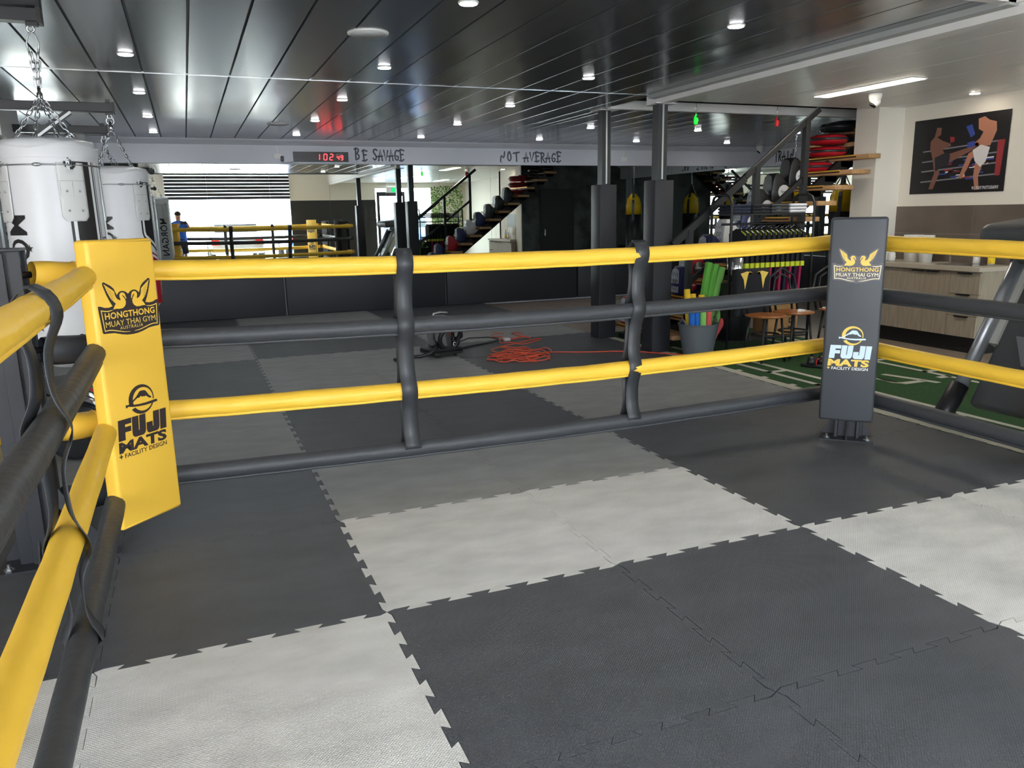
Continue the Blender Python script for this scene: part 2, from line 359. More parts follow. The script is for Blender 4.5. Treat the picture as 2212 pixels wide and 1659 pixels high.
# ------------------------------------------------------------------ dome security cameras
def cctv(x, y, z, rz, label):
    t = thing('security_camera', label, 'security camera', (x, y, z), rz, 'dome security cameras')
    m = MB(); m.lathe([(.066, 0), (.064, -.03), (.052, -.075), (.048, -.08)], WHITEP, 28); m.build('housing', t)
    T = Matrix.Translation((0, -.008, -.082)) @ Matrix.Rotation(math.radians(38), 4, 'X')
    m = MB(); m.sph((0, 0, 0), .047, WHITEP, 12, T); m.build('eyeball', t)
    m = MB(); m.cyl((0, 0, -.03), .034, -.024, 0, mat('camera_glass', (14, 14, 16), .12), 20, T); m.build('lens', t)
cctv(6.0, 1.6, 2.598, .9, 'white dome security camera on the white ceiling by the nib wall')
cctv(-1.76, 7.55, 2.63, -.2, 'white dome security camera on the metal ceiling behind the white bags')
cctv(9.4, 7.5, 2.63, .9, 'white dome security camera in the far corner left of the word TRAIN')
# ------------------------------------------------------------------ lettering and clock on the fascia
GR = {'B': [[(.12, .02), (.12, .98)], [(-.06, .9), (.3, 1), (.55, .88), (.5, .7), (.2, .55), (.55, .42), (.6, .2), (.4, .02), (.12, .08)]],
 'E': [[(.18, 0), (.1, 1)], [(-.02, .92), (.16, 1.04), (.62, .92)], [(.14, .55), (.5, .58)], [(-.04, .02), (.3, -.02), (.58, .12)]],
 'S': [[(.6, .86), (.42, 1), (.12, .92), (.06, .72), (.3, .52), (.52, .32), (.42, .06), (.2, .0), (.04, .16)]],
 'A': [[(.02, -.02), (.3, 1.04), (.56, .0)], [(-.14, .38), (.6, .42)]], 'V': [[(.04, .98), (.3, .0), (.6, .96)]],
 'G': [[(.6, .84), (.42, 1), (.16, .86), (.06, .5), (.14, .12), (.36, .0), (.58, .14), (.58, .44), (.32, .42)]],
 'N': [[(.04, 0), (.1, 1), (.5, .02), (.58, 1)]], 'O': [[(.3, 1), (.08, .8), (.06, .3), (.26, .0), (.5, .16), (.56, .66), (.3, 1), (.2, .94)]],
 'T': [[(-.08, .88), (.7, 1)], [(.32, .94), (.36, .0)]], 'R': [[(.1, 0), (.12, 1)], [(-.04, .92), (.4, 1), (.56, .8), (.44, .58), (.14, .5), (.6, .0)]],
 'I': [[(.3, 0), (.3, 1)], [(.1, .02), (.5, .02)]], ' ': [], '.': [[(.1, .0), (.14, .12)]], 'M': [[(0, 0), (.08, 1), (.32, .35), (.56, 1), (.64, 0)]]}
def graffiti(mb, txt, x, y, h, wd, m, T, adv=.72, sl=.0):
    r_ = random.Random(len(txt))
    for k, ch in enumerate(txt):
        j = r_.uniform(-.05, .05); s = r_.uniform(.94, 1.08)
        for st in GR[ch]:
            P = [Vector((x+k*adv*wd+p[0]*wd*.9+sl*p[1]*h, y+(p[1]*s+j)*h)) for p in st]
            if len(P) > 3:
                Q = []
                for a, b in zip(P, P[1:]): Q += [a, a.lerp(b, .5)]
                Q.append(P[-1])
                for _ in range(2): Q = [Q[0]]+[(Q[i-1]+Q[i]*2+Q[i+1])/4 for i in range(1, len(Q)-1)]+[Q[-1]]
                P = Q
            mb.stroke([(p.x, p.y) for p in P], .024, m, T, .0015)
            for e in (P[0], P[-1]): mb.flat([(e.x+.012*math.cos(a*PI/4), e.y+.012*math.sin(a*PI/4)) for a in range(8)], m, T, .0016)
        if k % 3 == 0 and ch != ' ': q = x+k*adv*wd+.2*wd; mb.stroke([(q, y), (q, y-.035)], .006, m, T, .0014)
SPRAY = mat('grey_spray_paint', (88, 92, 106), .7); SPRAYB = mat('black_spray_paint', (22, 22, 25), .6)
TB = frame((0, 7.829, 0), (1, 0, 0), (0, 0, 1))
m = MB(); graffiti(m, 'BE', 1.96, 2.335, .165, .125, SPRAY, TB, .95); graffiti(m, 'SAVAGE', 2.24, 2.335, .16, .125, SPRAY, TB, .68)
tag(m.build('wall_lettering'), 'grey spray paint lettering BE SAVAGE on the white fascia', 'lettering')
m = MB(); graffiti(m, 'NOT', 4.37, 2.335, .155, .15, SPRAY, TB, .82); graffiti(m, 'AVERAGE', 4.80, 2.335, .155, .14, SPRAY, TB, .72)
tag(m.build('wall_lettering'), 'grey spray paint lettering NOT AVERAGE on the white fascia', 'lettering')
TR = frame((9.629, 7.35, 0), (0, -1, 0), (0, 0, 1))
m = MB(); graffiti(m, 'TRAIN', 0, 2.33, .17, .14, SPRAYB, TR, .74); graffiti(m, 'INSANE', .75, 2.33, .17, .14, SPRAYB, TR, .74); graffiti(m, 'OR.', 1.62, 2.33, .17, .15, SPRAYB, TR, .8)
tag(m.build('wall_lettering'), 'black spray paint lettering TRAIN INSANE OR on the right fascia behind the stairs', 'lettering')
t = thing('digital_clock', 'long black digital clock with red figures 1 02 49', 'clock', (1.44, 7.83, 2.38))
m = MB(); m.box(-.41, .41, -.04, 0, -.072, .072, BLK); m.build('case', t)
m = MB(); m.box(-.40, .40, -.0415, -.039, -.064, .064, mat('dark_clock_window', (30, 22, 20), .25)); m.build('window', t)
SEG = {'1': 'bc', '0': 'abcdef', '2': 'abged', '4': 'fgbc', '9': 'abcdfg'}
RED = mat('red_led', (255, 40, 44), .5, emit=2.6)
def digit(mb, ch, x, z, wd, h, T):
    L = {'a': ((0, h), (wd, h)), 'b': ((wd, h), (wd, h/2)), 'c': ((wd, h/2), (wd, 0)), 'd': ((0, 0), (wd, 0)), 'e': ((0, 0), (0, h/2)), 'f': ((0, h/2), (0, h)), 'g': ((0, h/2), (wd, h/2))}
    for s in SEG[ch]:
        (a, b), (c, d) = L[s]; a += x+b*.08; c += x+d*.08
        va = Vector((a, b+z)); vb = Vector((c, d+z)); dd = (vb-va).normalized()*.004
        mb.stroke([va+dd, vb-dd], .0095, RED, T, .0)
Tc = frame((0, -.0425, 0), (1, 0, 0), (0, 0, 1)); m = MB()
digit(m, '1', -.06, -.046, .03, .086, Tc); digit(m, '0', .036, -.046, .045, .086, Tc); digit(m, '2', .125, -.046, .045, .086, Tc); digit(m, '4', .234, -.046, .03, .066, Tc); digit(m, '9', .292, -.046, .03, .066, Tc)
m.build('red_figures', t)
m = MB(); m.box(.232, .252, -.0425, -.042, .034, .046, mat('grey_print', (150, 148, 146), .6)); m.box(.262, .33, -.0425, -.042, .038, .042, mat('grey_print', (150, 148, 146), .6)); m.build('logo_print', t)
t = thing('power_adapter', 'small black power adapter plugged in left of the red clock', 'adapter', (.865, 7.83, 2.35)); m = MB(); m.rbox(-.02, .02, -.05, 0, -.04, .035, .006, BLK); m.build('body', t)
m = MB(); m.tube([(0, -.02, -.04), (.01, -.015, -.062), (.06, -.01, -.058), (.13, -.01, -.05), (.165, -.012, -.035)], .003, BLK, 6); m.build('cable', t)
for x, l in ((.80, 'white socket plate on the fascia left of the red clock'), (6.72, 'white socket plate on the fascia between the two columns')):
    t = thing('socket_plate', l, 'socket', (x, 7.83, 2.385)); m = MB(); m.rbox(-.055, .055, -.012, 0, -.035, .035, .004, WHITEP); m.build('plate', t); m = MB(); m.box(-.006, .006, -.009, 0, .035, .155, WHITEP); m.build('conduit', t)
# ------------------------------------------------------------------ jigsaw floor mats, one metre squares
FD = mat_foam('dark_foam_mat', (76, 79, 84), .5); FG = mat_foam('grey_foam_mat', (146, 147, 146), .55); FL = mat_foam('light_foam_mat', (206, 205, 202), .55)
def edge(p, q, n=12, seed=0):
    """wavy dovetail line from p to q, the same for both neighbours"""
    p = Vector(p); q = Vector(q); d = q-p; L = d.length; d.normalize(); nn = Vector((-d.y, d.x)); out = [p.copy()]; a = .0135
    st = L/n
    for k in range(n):
        s = a if (k+seed) % 2 == 0 else -a; x0 = k*st; x1 = (k+1)*st; f = st*.13
        if k == 0: x0 += st*.35
        if k == n-1: x1 -= st*.35
        out += [p+d*(x0-(f if k else 0))+nn*s, p+d*(x1+(f if k < n-1 else 0))+nn*s]
    out.append(q.copy()); return out
def mat_tile(i, j, m_, name, label):
    x0, y0 = i, j; pts = edge((x0, y0), (x0+1, y0)) + edge((x0+1, y0), (x0+1, y0+1))[1:] + edge((x0, y0+1), (x0+1, y0+1))[::-1][1:] + edge((x0, y0), (x0, y0+1))[::-1][1:-1]
    cx, cy = x0+.5, y0+.5; N = len(pts); ins = []
    for k in range(N):
        a, b, c = pts[k-1], pts[k], pts[(k+1) % N]; n1 = Vector((-(b-a).y, (b-a).x)); n2 = Vector((-(c-b).y, (c-b).x)); nv = (n1.normalized()+n2.normalized())
        if nv.length > 1e-6: nv.normalize()
        ins.append(b+nv*.0024)
    bm = bmesh.new(); top = [bm.verts.new((p.x-cx, p.y-cy, -.0)) for p in ins]; bot = [bm.verts.new((p.x-cx, p.y-cy, -.028)) for p in ins]
    f = bm.faces.new(top); f.normal_update(); bmesh.ops.triangulate(bm, faces=[f], ngon_method='EAR_CLIP')
    for k in range(N): bm.faces.new((top[k], bot[k], bot[(k+1) % N], top[(k+1) % N]))
    mb = MB(); mb.bm(bm, m_, False); o = mb.build('floor_mat', loc=(cx, cy, 0)); o.rotation_euler = (0, 0, 0)
    tag(o, label, 'floor mat', 'jigsaw floor mats')
CN = {-3: 'farthest left column', -2: 'column outside left ropes', -1: 'column under left corner cushion', 0: 'column left of the ring centre', 1: 'column right of the ring centre', 2: 'column under the black corner cushion', 3: 'column along the green turf'}
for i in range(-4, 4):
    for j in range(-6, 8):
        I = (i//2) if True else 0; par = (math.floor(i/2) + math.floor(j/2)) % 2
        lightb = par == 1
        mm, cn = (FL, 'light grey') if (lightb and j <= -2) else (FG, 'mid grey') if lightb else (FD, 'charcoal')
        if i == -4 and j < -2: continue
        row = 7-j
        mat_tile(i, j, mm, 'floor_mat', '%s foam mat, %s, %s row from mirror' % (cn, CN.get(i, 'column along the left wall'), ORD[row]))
# ================================================================== boxing ring: cushions, posts, ropes
def mirror_poly(P): return [(-x, y) for x, y in reversed(P)]
def q(P, k, cx, cy): return [((x-cx)*k, (cy-y)*k) for x, y in P]
def emblem(ink_back, ink_gold, ink_pale, T, k=.000238):
    """two winged swans over a banner"""
    S = lambda P: q(P, k, 980, 750)
    half = [(980, 525), (1020, 490), (1075, 468), (1130, 470), (1170, 492), (1200, 525), (1222, 480), (1245, 420), (1300, 368), (1420, 300), (1448, 312), (1450, 350), (1425, 430), (1395, 520), (1350, 620), (1308, 695), (1380, 712), (1460, 705), (1530, 678), (1578, 672), (1582, 700), (1550, 1100), (1535, 1118), (1440, 1122), (1330, 1130), (1200, 1168), (1090, 1190), (980, 1196)]
    m = MB(); m.flat(S(half + [(1960-x, y) for x, y in reversed(half[1:-1])]), ink_back, T, .0008)
    back = m
    swan = [(1024, 602), (1036, 560), (1046, 522), (1068, 500), (1100, 492), (1132, 500), (1154, 528), (1156, 560), (1146, 592), (1140, 616), (1168, 610), (1200, 592), (1224, 562), (1238, 520), (1244, 478), (1256, 455), (1296, 425), (1352, 385), (1428, 330), (1424, 350), (1404, 378), (1410, 384), (1392, 420), (1396, 428), (1376, 462), (1380, 470), (1356, 506), (1358, 516), (1336, 548), (1338, 558), (1312, 586), (1312, 596), (1284, 622), (1240, 662), (1262, 684), (1304, 748), (1248, 744), (1180, 752), (1120, 748), (1076, 722), (1050, 686), (1044, 640), (1058, 604), (1084, 566), (1104, 540), (1090, 536), (1062, 560), (1042, 600)]
    g = MB(); g.flat(S(swan), ink_gold, T, .0014); g.flat(S([(1960-x, y) for x, y in swan]), ink_gold, T, .0014)
    for a in range(7):
        p0 = (1252+a*4, 500+a*22); p1 = (1392-a*14, 388+a*32)
        for sg in (0, 1):
            f = (lambda x: 1960-x) if sg else (lambda x: x); g.stroke(S([(f(p0[0]), p0[1]), (f((p0[0]+p1[0])/2), (p0[1]+p1[1])/2+6), (f(p1[0]), p1[1])]), .0009, ink_back, T, .002, [.4, 1, .7])
    for sg in (0, 1):
        f = (lambda x: 1960-x) if sg else (lambda x: x)
        fr = [(1316, 757), (1400, 768), (1470, 762), (1532, 744), (1504, 1078), (1430, 1072), (1350, 1082), (1250, 1108), (1130, 1136), (1022, 1145)]
        g.stroke(S([(f(x), y) for x, y in fr[:4]]), .0042, ink_pale, T, .0014, [.5, 1, 1, 1]); g.stroke(S([(f(x), y) for x, y in fr[3:5]]), .0042, ink_pale, T, .0014); g.stroke(S([(f(x), y) for x, y in fr[4:]]), .0042, ink_pale, T, .0014, [1, 1, 1, 1, .8, .3])
        c = S([(f(1532), 744)])[0]; g.flat([(c[0]-.0021, c[1]-.0021), (c[0]+.0021, c[1]-.0021), (c[0]+.0021, c[1]+.0021), (c[0]-.0021, c[1]+.0021)], ink_pale, T, .0014)
        c = S([(f(1504), 1078)])[0]; g.flat([(c[0]-.0021, c[1]-.0021), (c[0]+.0021, c[1]-.0021), (c[0]+.0021, c[1]+.0021), (c[0]-.0021, c[1]+.0021)], ink_pale, T, .0014)
    tx = MB(); put_text(tx, 'HONGTHONG', .03, ink_gold, 0, (750-846)*k, .0014, T, fit=(995*k, 106*k), bold=.022, space=1.04)
    put_text(tx, 'MUAY THAI GYM', .03, ink_pale, 0, (750-978)*k, .0014, T, fit=(995*k, 92*k), bold=.0)
    put_text(tx, 'AUSTRALIA', .02, ink_pale, -.003, (750-1064)*k, .0014, T, fit=(460*k, 52*k), shear=.2, space=1.2)
    return back, g, tx
def fuji(ink_a, ink_b, ink_c, T, k=.000232):
    """mountain in a crescent ring over blocky words"""
    S = lambda P: q(P, k, 1000, 1000)
    g = MB(); N = 48; out = []; inn = []
    for i in range(N+1):
        a = -PI*.02+2*PI*i/N; out.append((1040+266*math.cos(a), 445+258*math.sin(a))); inn.append((1072+212*math.cos(a), 448+206*math.sin(a)))
    for i in range(N):
        am = (i+.5)/N*2*PI; my = 445+240*math.sin(am); 
        if 500 < my < 575 : continue
        g.flat(S([out[i], out[i+1], inn[i+1], inn[i]]), ink_b, T, .0012)
    g.flat(S([(770, 500), (860, 430), (930, 385), (975, 345), (1010, 308), (1040, 297), (1110, 300), (1140, 312), (1170, 350), (1205, 405), (1255, 445), (1240, 464), (1205, 456), (1165, 425), (1132, 402), (1108, 416), (1085, 402), (1062, 408), (1030, 386), (1010, 404), (985, 412), (960, 408), (900, 440), (840, 475), (790, 498)]), ink_a, T, .0016)
    g.flat(S([(700, 478), (735, 488), (760, 484), (860, 508), (980, 520), (1120, 522), (1250, 514), (1355, 508), (1376, 540), (1365, 552), (1250, 562), (1100, 566), (960, 556), (850, 542), (750, 518), (725, 535), (704, 536)]), ink_a, T, .002)
    w_ = MB(); sl = lambda P: S([(x-(y-1100)*.085, y) for x, y in P])
    w_.flat(sl([(478, 712), (750, 712), (750, 805), (618, 805), (618, 850), (740, 850), (740, 940), (618, 940), (618, 1072), (478, 1072)]), ink_a, T, .0012)
    w_.flat(sl([(765, 712), (900, 712), (900, 960), (908, 975), (918, 960), (918, 712), (1052, 712), (1052, 990), (1040, 1040), (1000, 1072), (820, 1072), (778, 1040), (765, 990)]), ink_a, T, .0012)
    w_.flat(sl([(1070, 880), (1200, 880), (1200, 962), (1208, 975), (1218, 962), (1218, 712), (1352, 712), (1352, 1000), (1335, 1050), (1300, 1072), (1120, 1072), (1082, 1045), (1070, 1000)]), ink_a, T, .0012)
    w_.flat(sl([(1368, 712), (1506, 712), (1506, 1072), (1368, 1072)]), ink_a, T, .0012)
    put_text(w_, 'MATS', .06, ink_b, (975-1000)*k, (1000-1190)*k, .0012, T, fit=(1030*k, 195*k), bold=.045, shear=.05, space=.98)
    put_text(w_, '+', .03, ink_b, (490-1000)*k, (1000-1338)*k, .0012, T, fit=(72*k, 72*k), bold=.03); put_text(w_, 'FACILITY DESIGN', .03, ink_c, (1022-1000)*k, (1000-1345)*k, .0012, T, fit=(905*k, 78*k), bold=.012)
    return g, w_
def corner_pad(x, y, nx, ny, z0, z1, wd, vin, inks, label, ks=1.0):
    t = thing('corner_cushion', label, 'corner cushion', (x, y, (z0+z1)/2)); n = Vector((nx, ny, 0)).normalized(); T = frame((0, 0, 0), Vector((0, 0, 1)).cross(n), (0, 0, 1)); h = (z1-z0)/2
    bm = bmesh.new(); bmesh.ops.create_cube(bm, size=1)
    for v in bm.verts: v.co = Vector((v.co.x*wd, v.co.y*2*h, -.04+v.co.z*.08))
    bmesh.ops.bevel(bm, geom=list(bm.edges), offset=.016, segments=4, profile=.5, affect='EDGES')
    m = MB(); m.bm(bm, vin, True, T); m.build('cushion', t)
    m = MB()
    for s in (-1, 1): m.tube([(-wd/2+.012, s*(h-.012), -.001), (wd/2-.012, s*(h-.012), -.001)], .0022, vin, 6, T=T)
    m.build('seam_piping', t)
    a, g, tx = emblem(inks[0], inks[1], inks[2], T @ Matrix.Translation((.006, .345, 0)), .000238*ks); e = a.build('emblem_backing', t); g.build('emblem_swans', e); tx.build('emblem_lettering', e)
    a, b = fuji(inks[3], inks[4], inks[5], T @ Matrix.Translation((-.002, -.175-.04, 0)), .000232*ks); a.build('mountain_logo', t); b.build('logo_lettering', t)
    m = MB()
    for zz in (-h*.8, -h*.25, h*.25, h*.8): m.box(-wd/2+.03, wd/2-.03, zz-.02, zz+.02, -.092, -.078, STRAP, T)
    m.build('rear_straps', t); return t
yi = (INK, YEL, GOLD, INK, INK, INK); ki = (mat('grey_backing_ink', (96, 92, 98), .5), GOLD, mat('cream_ink', (255, 246, 206), .45), PALEB, GOLD, WINK)
corner_pad(-.836, -.90, .707, -.707, .120, 1.402, .345, YEL, yi, 'yellow corner cushion with black swan emblem at the left front corner of the ring', 1.12)
corner_pad(3.20, -1.05, -.707, -.707, .147, 1.42, .318, BLKV, ki, 'black corner cushion with gold swan emblem at the right corner of the ring')
corner_pad(-.80, -5.42, .707, .707, .147, 1.42, .33, BLKV, ki, 'black corner cushion at the near left corner behind the camera')
corner_pad(3.1, -5.3, -.707, .707, .147, 1.42, .33, YEL, yi, 'yellow corner cushion at the far side of the ring, seen only in the mirror')
def ring_post(x, y, rz, label):
    t = thing('ring_post', label, 'ring post', (x, y, 0), rz, 'black ring posts')
    m = MB(); m.box(-.055, .055, -.055, .055, 0, 1.37, STEEL); m.box(-.085, .085, -.075, -.055, 0, 1.365, STEEL); m.box(-.085, .085, .055, .075, 0, 1.365, STEEL); m.box(-.028, .028, -.095, -.07, .0, 1.36, STEEL); m.build('post', t, bev=.003)
    m = MB(); m.box(-.088, .088, -.08, .08, 1.364, 1.376, STEEL); m.build('top_cap', t, bev=.002)
    m = MB(); m.box(-.16, .16, -.16, .16, -.004, .008, STEEL)
    for a in range(4): T = Matrix.Rotation(a*PI/2+PI/4*0, 4, 'Z'); m.prism([(.055, .0), (.15, .0), (.15, .02), (.07, .16), (.055, .16)], -.004, .004, STEEL, 'y', T=T)
    m.build('base_plate', t)
    for a, b in ((1, 1), (1, -1), (-1, 1), (-1, -1)):
        m = MB(); m.lathe([(.022, .008), (.022, .012), (.012, .012), (.012, .021), (.007, .022), (.007, .034)], ZINC, 6, False, None, (a*.12, b*.12, 0)); m.build('bolt', t)
    return t
ring_post(-1.30, -.86, 0.0, 'black steel ring post beside the yellow corner cushion, bolted to the floor')
ring_post(3.36, -.91, PI/4, 'black steel ring post under the black corner cushion with bolted foot')
ring_post(-1.25, -5.75, PI/4, 'black steel ring post at the near left corner behind the camera')
ring_post(3.62, -5.75, PI/4, 'black steel ring post at the far corner, seen only in the mirror')
t = bpy.data.objects['ring_post']; m = MB(); m.bar((.06, -.06, .34), (.27, -.08, .0), .05, .012, STEEL, (0, 1, 0)); m.box(.2, .32, -.12, -.04, 0, .008, STEEL); m.build('brace', t)
# ropes
RZ = [1.258, .932, .578, .248]; RN = ['top', 'second', 'third', 'bottom']; RM = [YELR, BLKR, YELR, BLKR]; RC = ['yellow', 'black', 'yellow', 'black']
def rope(a, b, k, side, n=34, sag=.03, noise=.0016, seam=(0, 0)):
    a = Vector((*a, RZ[k])); b = Vector((*b, RZ[k])); rr = random.Random(k*7+len(side)); pts = []; r = []
    for i in range(n+1):
        u = i/n; p = a.lerp(b, u); p.z -= sag*4*u*(1-u); p.z += rr.uniform(-1, 1)*.0012; pts.append(p); r.append((.0455 if k % 2 == 0 else .043)+rr.uniform(-1, 1)*noise)
    t = thing('ring_rope', '%s padded rope, %s of four on the %s side of the ring' % (RC[k], RN[k] if k else 'topmost', side), 'ring rope', (0, 0, 0), 0, 'padded ring ropes')
    m = MB(); m.tube(pts, r, RM[k], 14); m.build('cover', t)
    d = (b-a).normalized(); nn = Vector((-d.y, d.x, 0))*(-1 if True else 1)
    if nn.dot(Vector((1.2, -3, 0))-a) < 0: nn = -nn
    m = MB(); m.tube([p+nn*.020+Vector((0, 0, -.041)) for p in pts], .0085, RM[k], 8); m.build('lacing_seam', t)
FL_, FR_, BL_, BR_ = (-.98, -.64), (3.50, -.66), (-.98, -5.6), (3.45, -5.6)
for k in range(4):
    rope((-.97, FL_[1]), (3.47, FR_[1]), k, 'far', sag=.034)
    rope((FL_[0], -.72), (BL_[0], -5.5), k, 'left', sag=.02)
    rope((3.51, -.72), (3.51, -5.5), k, 'right', sag=.02)
    rope((-.9, -5.6), (3.4, -5.6), k, 'near', sag=.034)
# turnbuckle covers from rope corners to posts
def wrap(a, b, k, label):
    t = thing('turnbuckle_cover', label, 'rope cover', a, 0, 'padded turnbuckle covers'); A = Vector((0, 0, 0)); B = Vector(b)-Vector(a); mm = YEL if k % 2 == 0 else BLKV; pts = []; r = []
    for i in range(9): u = i/8; p = A.lerp(B, u); p.z -= .012*math.sin(PI*u); pts.append(p); r.append((.05, .056, .058, .057, .06, .062, .063, .061, .056)[i])
    m = MB(); m.tube(pts, r, mm, 16, cap=False); m.build('cover', t)
    d = B.normalized(); m = MB(); m.tube([p+Vector((0, -.02, -.058)) for p in pts], .006, INK if k % 2 == 0 else STEELD, 6); m.build('edge_binding', t)
    m = MB(); c = pts[3]; m.tube([c+Vector((-d.y*math.cos(q_)*.0595, d.x*math.cos(q_)*.0595, math.sin(q_)*.0595)) for q_ in [2*PI*j/20 for j in range(20)]], .0025, mm, 5, closed=True); m.build('stitching', t)
    m = MB(); m.tube([B, B+d*.07], .014, STEELD, 8); m.tube([B+d*.05+Vector((0, 0, .03)), B+d*.09, B+d*.05+Vector((0, 0, -.03))], .01, STEELD, 6); m.build('turnbuckle', t)
cl = [('far left', (-.955, -.69), (-1.20, -.83)), ('right', (3.44, -.70), (3.40, -.83)), ('near left', (-.97, -5.56), (-1.15, -5.68)), ('mirrored far', (3.46, -5.56), (3.54, -5.66))]
for cname, a, b in cl:
    for k in range(4): wrap((*a, RZ[k]), (*b, RZ[k]+.004), k, '%s turnbuckle cover on the %s rope at the %s ring corner' % (RC[k], RN[k], cname))
# webbing spacers
def spacer(px, py, ax, label, wob, wd=.088):
    """looped strap round the four ropes; ax = unit vector along the rope"""
    t = thing('rope_spacer_strap', label, 'strap', (px, py, 0), 0, 'black spacer straps between ropes'); ax = Vector((*ax, 0)); nn = Vector((-ax.y, ax.x, 0))
    for s, nm in ((-1, 'inner_webbing'), (1, 'outer_webbing')):
        zs = []; 
        for i in range(61):
            z = 1.31-i*(1.31-.195)/60; dmin = min(abs(z-(q_-.028)) for q_ in RZ); o = .018+.038*math.exp(-(dmin/.07)**2)
            if i == 0 or i == 60: o = .0
            if i in (1, 59): o = .03
            zs.append((z, o))
        vs = []; fs = []
        for i, (z, o) in enumerate(zs):
            sh = wob[0]*math.sin(z*5+wob[1])+wob[2]*(1.3-z); tw = wob[3]*math.sin(z*4.2+s)
            for e in (-1, 0, 1):
                p = nn*s*o + ax*(sh+e*wd/2*math.cos(tw)) + nn*e*wd/2*math.sin(tw); vs.append((p.x, p.y, z))
        for i in range(60):
            for e in (0, 1): a = i*3+e; fs.append((a, a+1, a+4, a+3))
        m = MB(); m.add(vs, fs, STRAP, True); o_ = m.build(nm, t); sd = o_.modifiers.new('thick', 'SOLIDIFY'); sd.thickness = .003
spacer(.47, -.64, (1, 0), 'black spacer strap joining the far ropes, left of the two', (.006, .5, -.004, .06))
spacer(1.90, -.64, (1, 0), 'black spacer strap joining the far ropes, right of the two', (.008, 2, -.03, .08))
spacer(-.98, -2.26, (0, 1), 'black spacer strap twisted round the left ropes near the camera', (.02, 1.2, .03, .35), .07)
spacer(3.51, -2.9, (0, 1), 'black spacer strap joining the right ropes, seen only in the mirror', (.006, .5, 0, .1))
spacer(.55, -5.6, (1, 0), 'black spacer strap on the near ropes, left one in the mirror', (.006, 1, 0, .1))
spacer(1.95, -5.6, (1, 0), 'black spacer strap on the near ropes, right one in the mirror', (.006, 2, 0, .1))
# ================================================================== punching bags, brackets and the left corner
def chain(mb, a, b, m, L=.042, wd=.021, r=.0036):
    """welded link chain from a to b"""
    a = Vector(a); b = Vector(b); d = b-a; n = max(1, round(d.length/(L*.78))); d.normalize(); s1 = d.orthogonal().normalized(); s2 = d.cross(s1); st = (b-a).length/n
    for k in range(n):
        c = a+d*(k+.5)*st; x = (s1+s2).normalized() if k % 2 else (s1-s2).normalized(); pts = []
        for j in range(14):
            t = 2*PI*j/14; ex = math.cos(t)*wd/2; ey = math.sin(t); pts.append(c+x*ex*(1 if abs(ey) > .3 else 1)+d*(ey*wd/2+(L/2-wd/2)*(1 if ey > 0 else -1)))
        mb.tube(pts, r, m, 6, closed=True)
def bend(mb, bm, m, r, th0, zc, off=.0022, rz=None):
    """wrap a flat mesh (x = along girth, y = up) round a vertical cylinder"""
    bmesh.ops.triangulate(bm, faces=bm.faces[:])
    for _ in range(3):
        E_ = [e for e in bm.edges if e.calc_length() > .022]
        if not E_: break
        bmesh.ops.subdivide_edges(bm, edges=E_, cuts=1); bmesh.ops.triangulate(bm, faces=bm.faces[:])
    for v in bm.verts:
        R = (rz(v.co.y+zc) if rz else r)+off; t = th0+v.co.x/R; v.co = Vector((R*math.cos(t), R*math.sin(t), v.co.y+zc))
    return mb.bm(bm, m, True)
def polybm(P):
    bm = bmesh.new(); f = bm.faces.new([bm.verts.new((x, y, 0)) for x, y in P]); bm.normal_update()
    if f.normal.z < 0: f.normal_flip()
    return bm
def star(r): return [(r*(1 if k % 2 == 0 else .38)*math.sin(PI*k/5), r*(1 if k % 2 == 0 else .38)*math.cos(PI*k/5)) for k in range(10)]
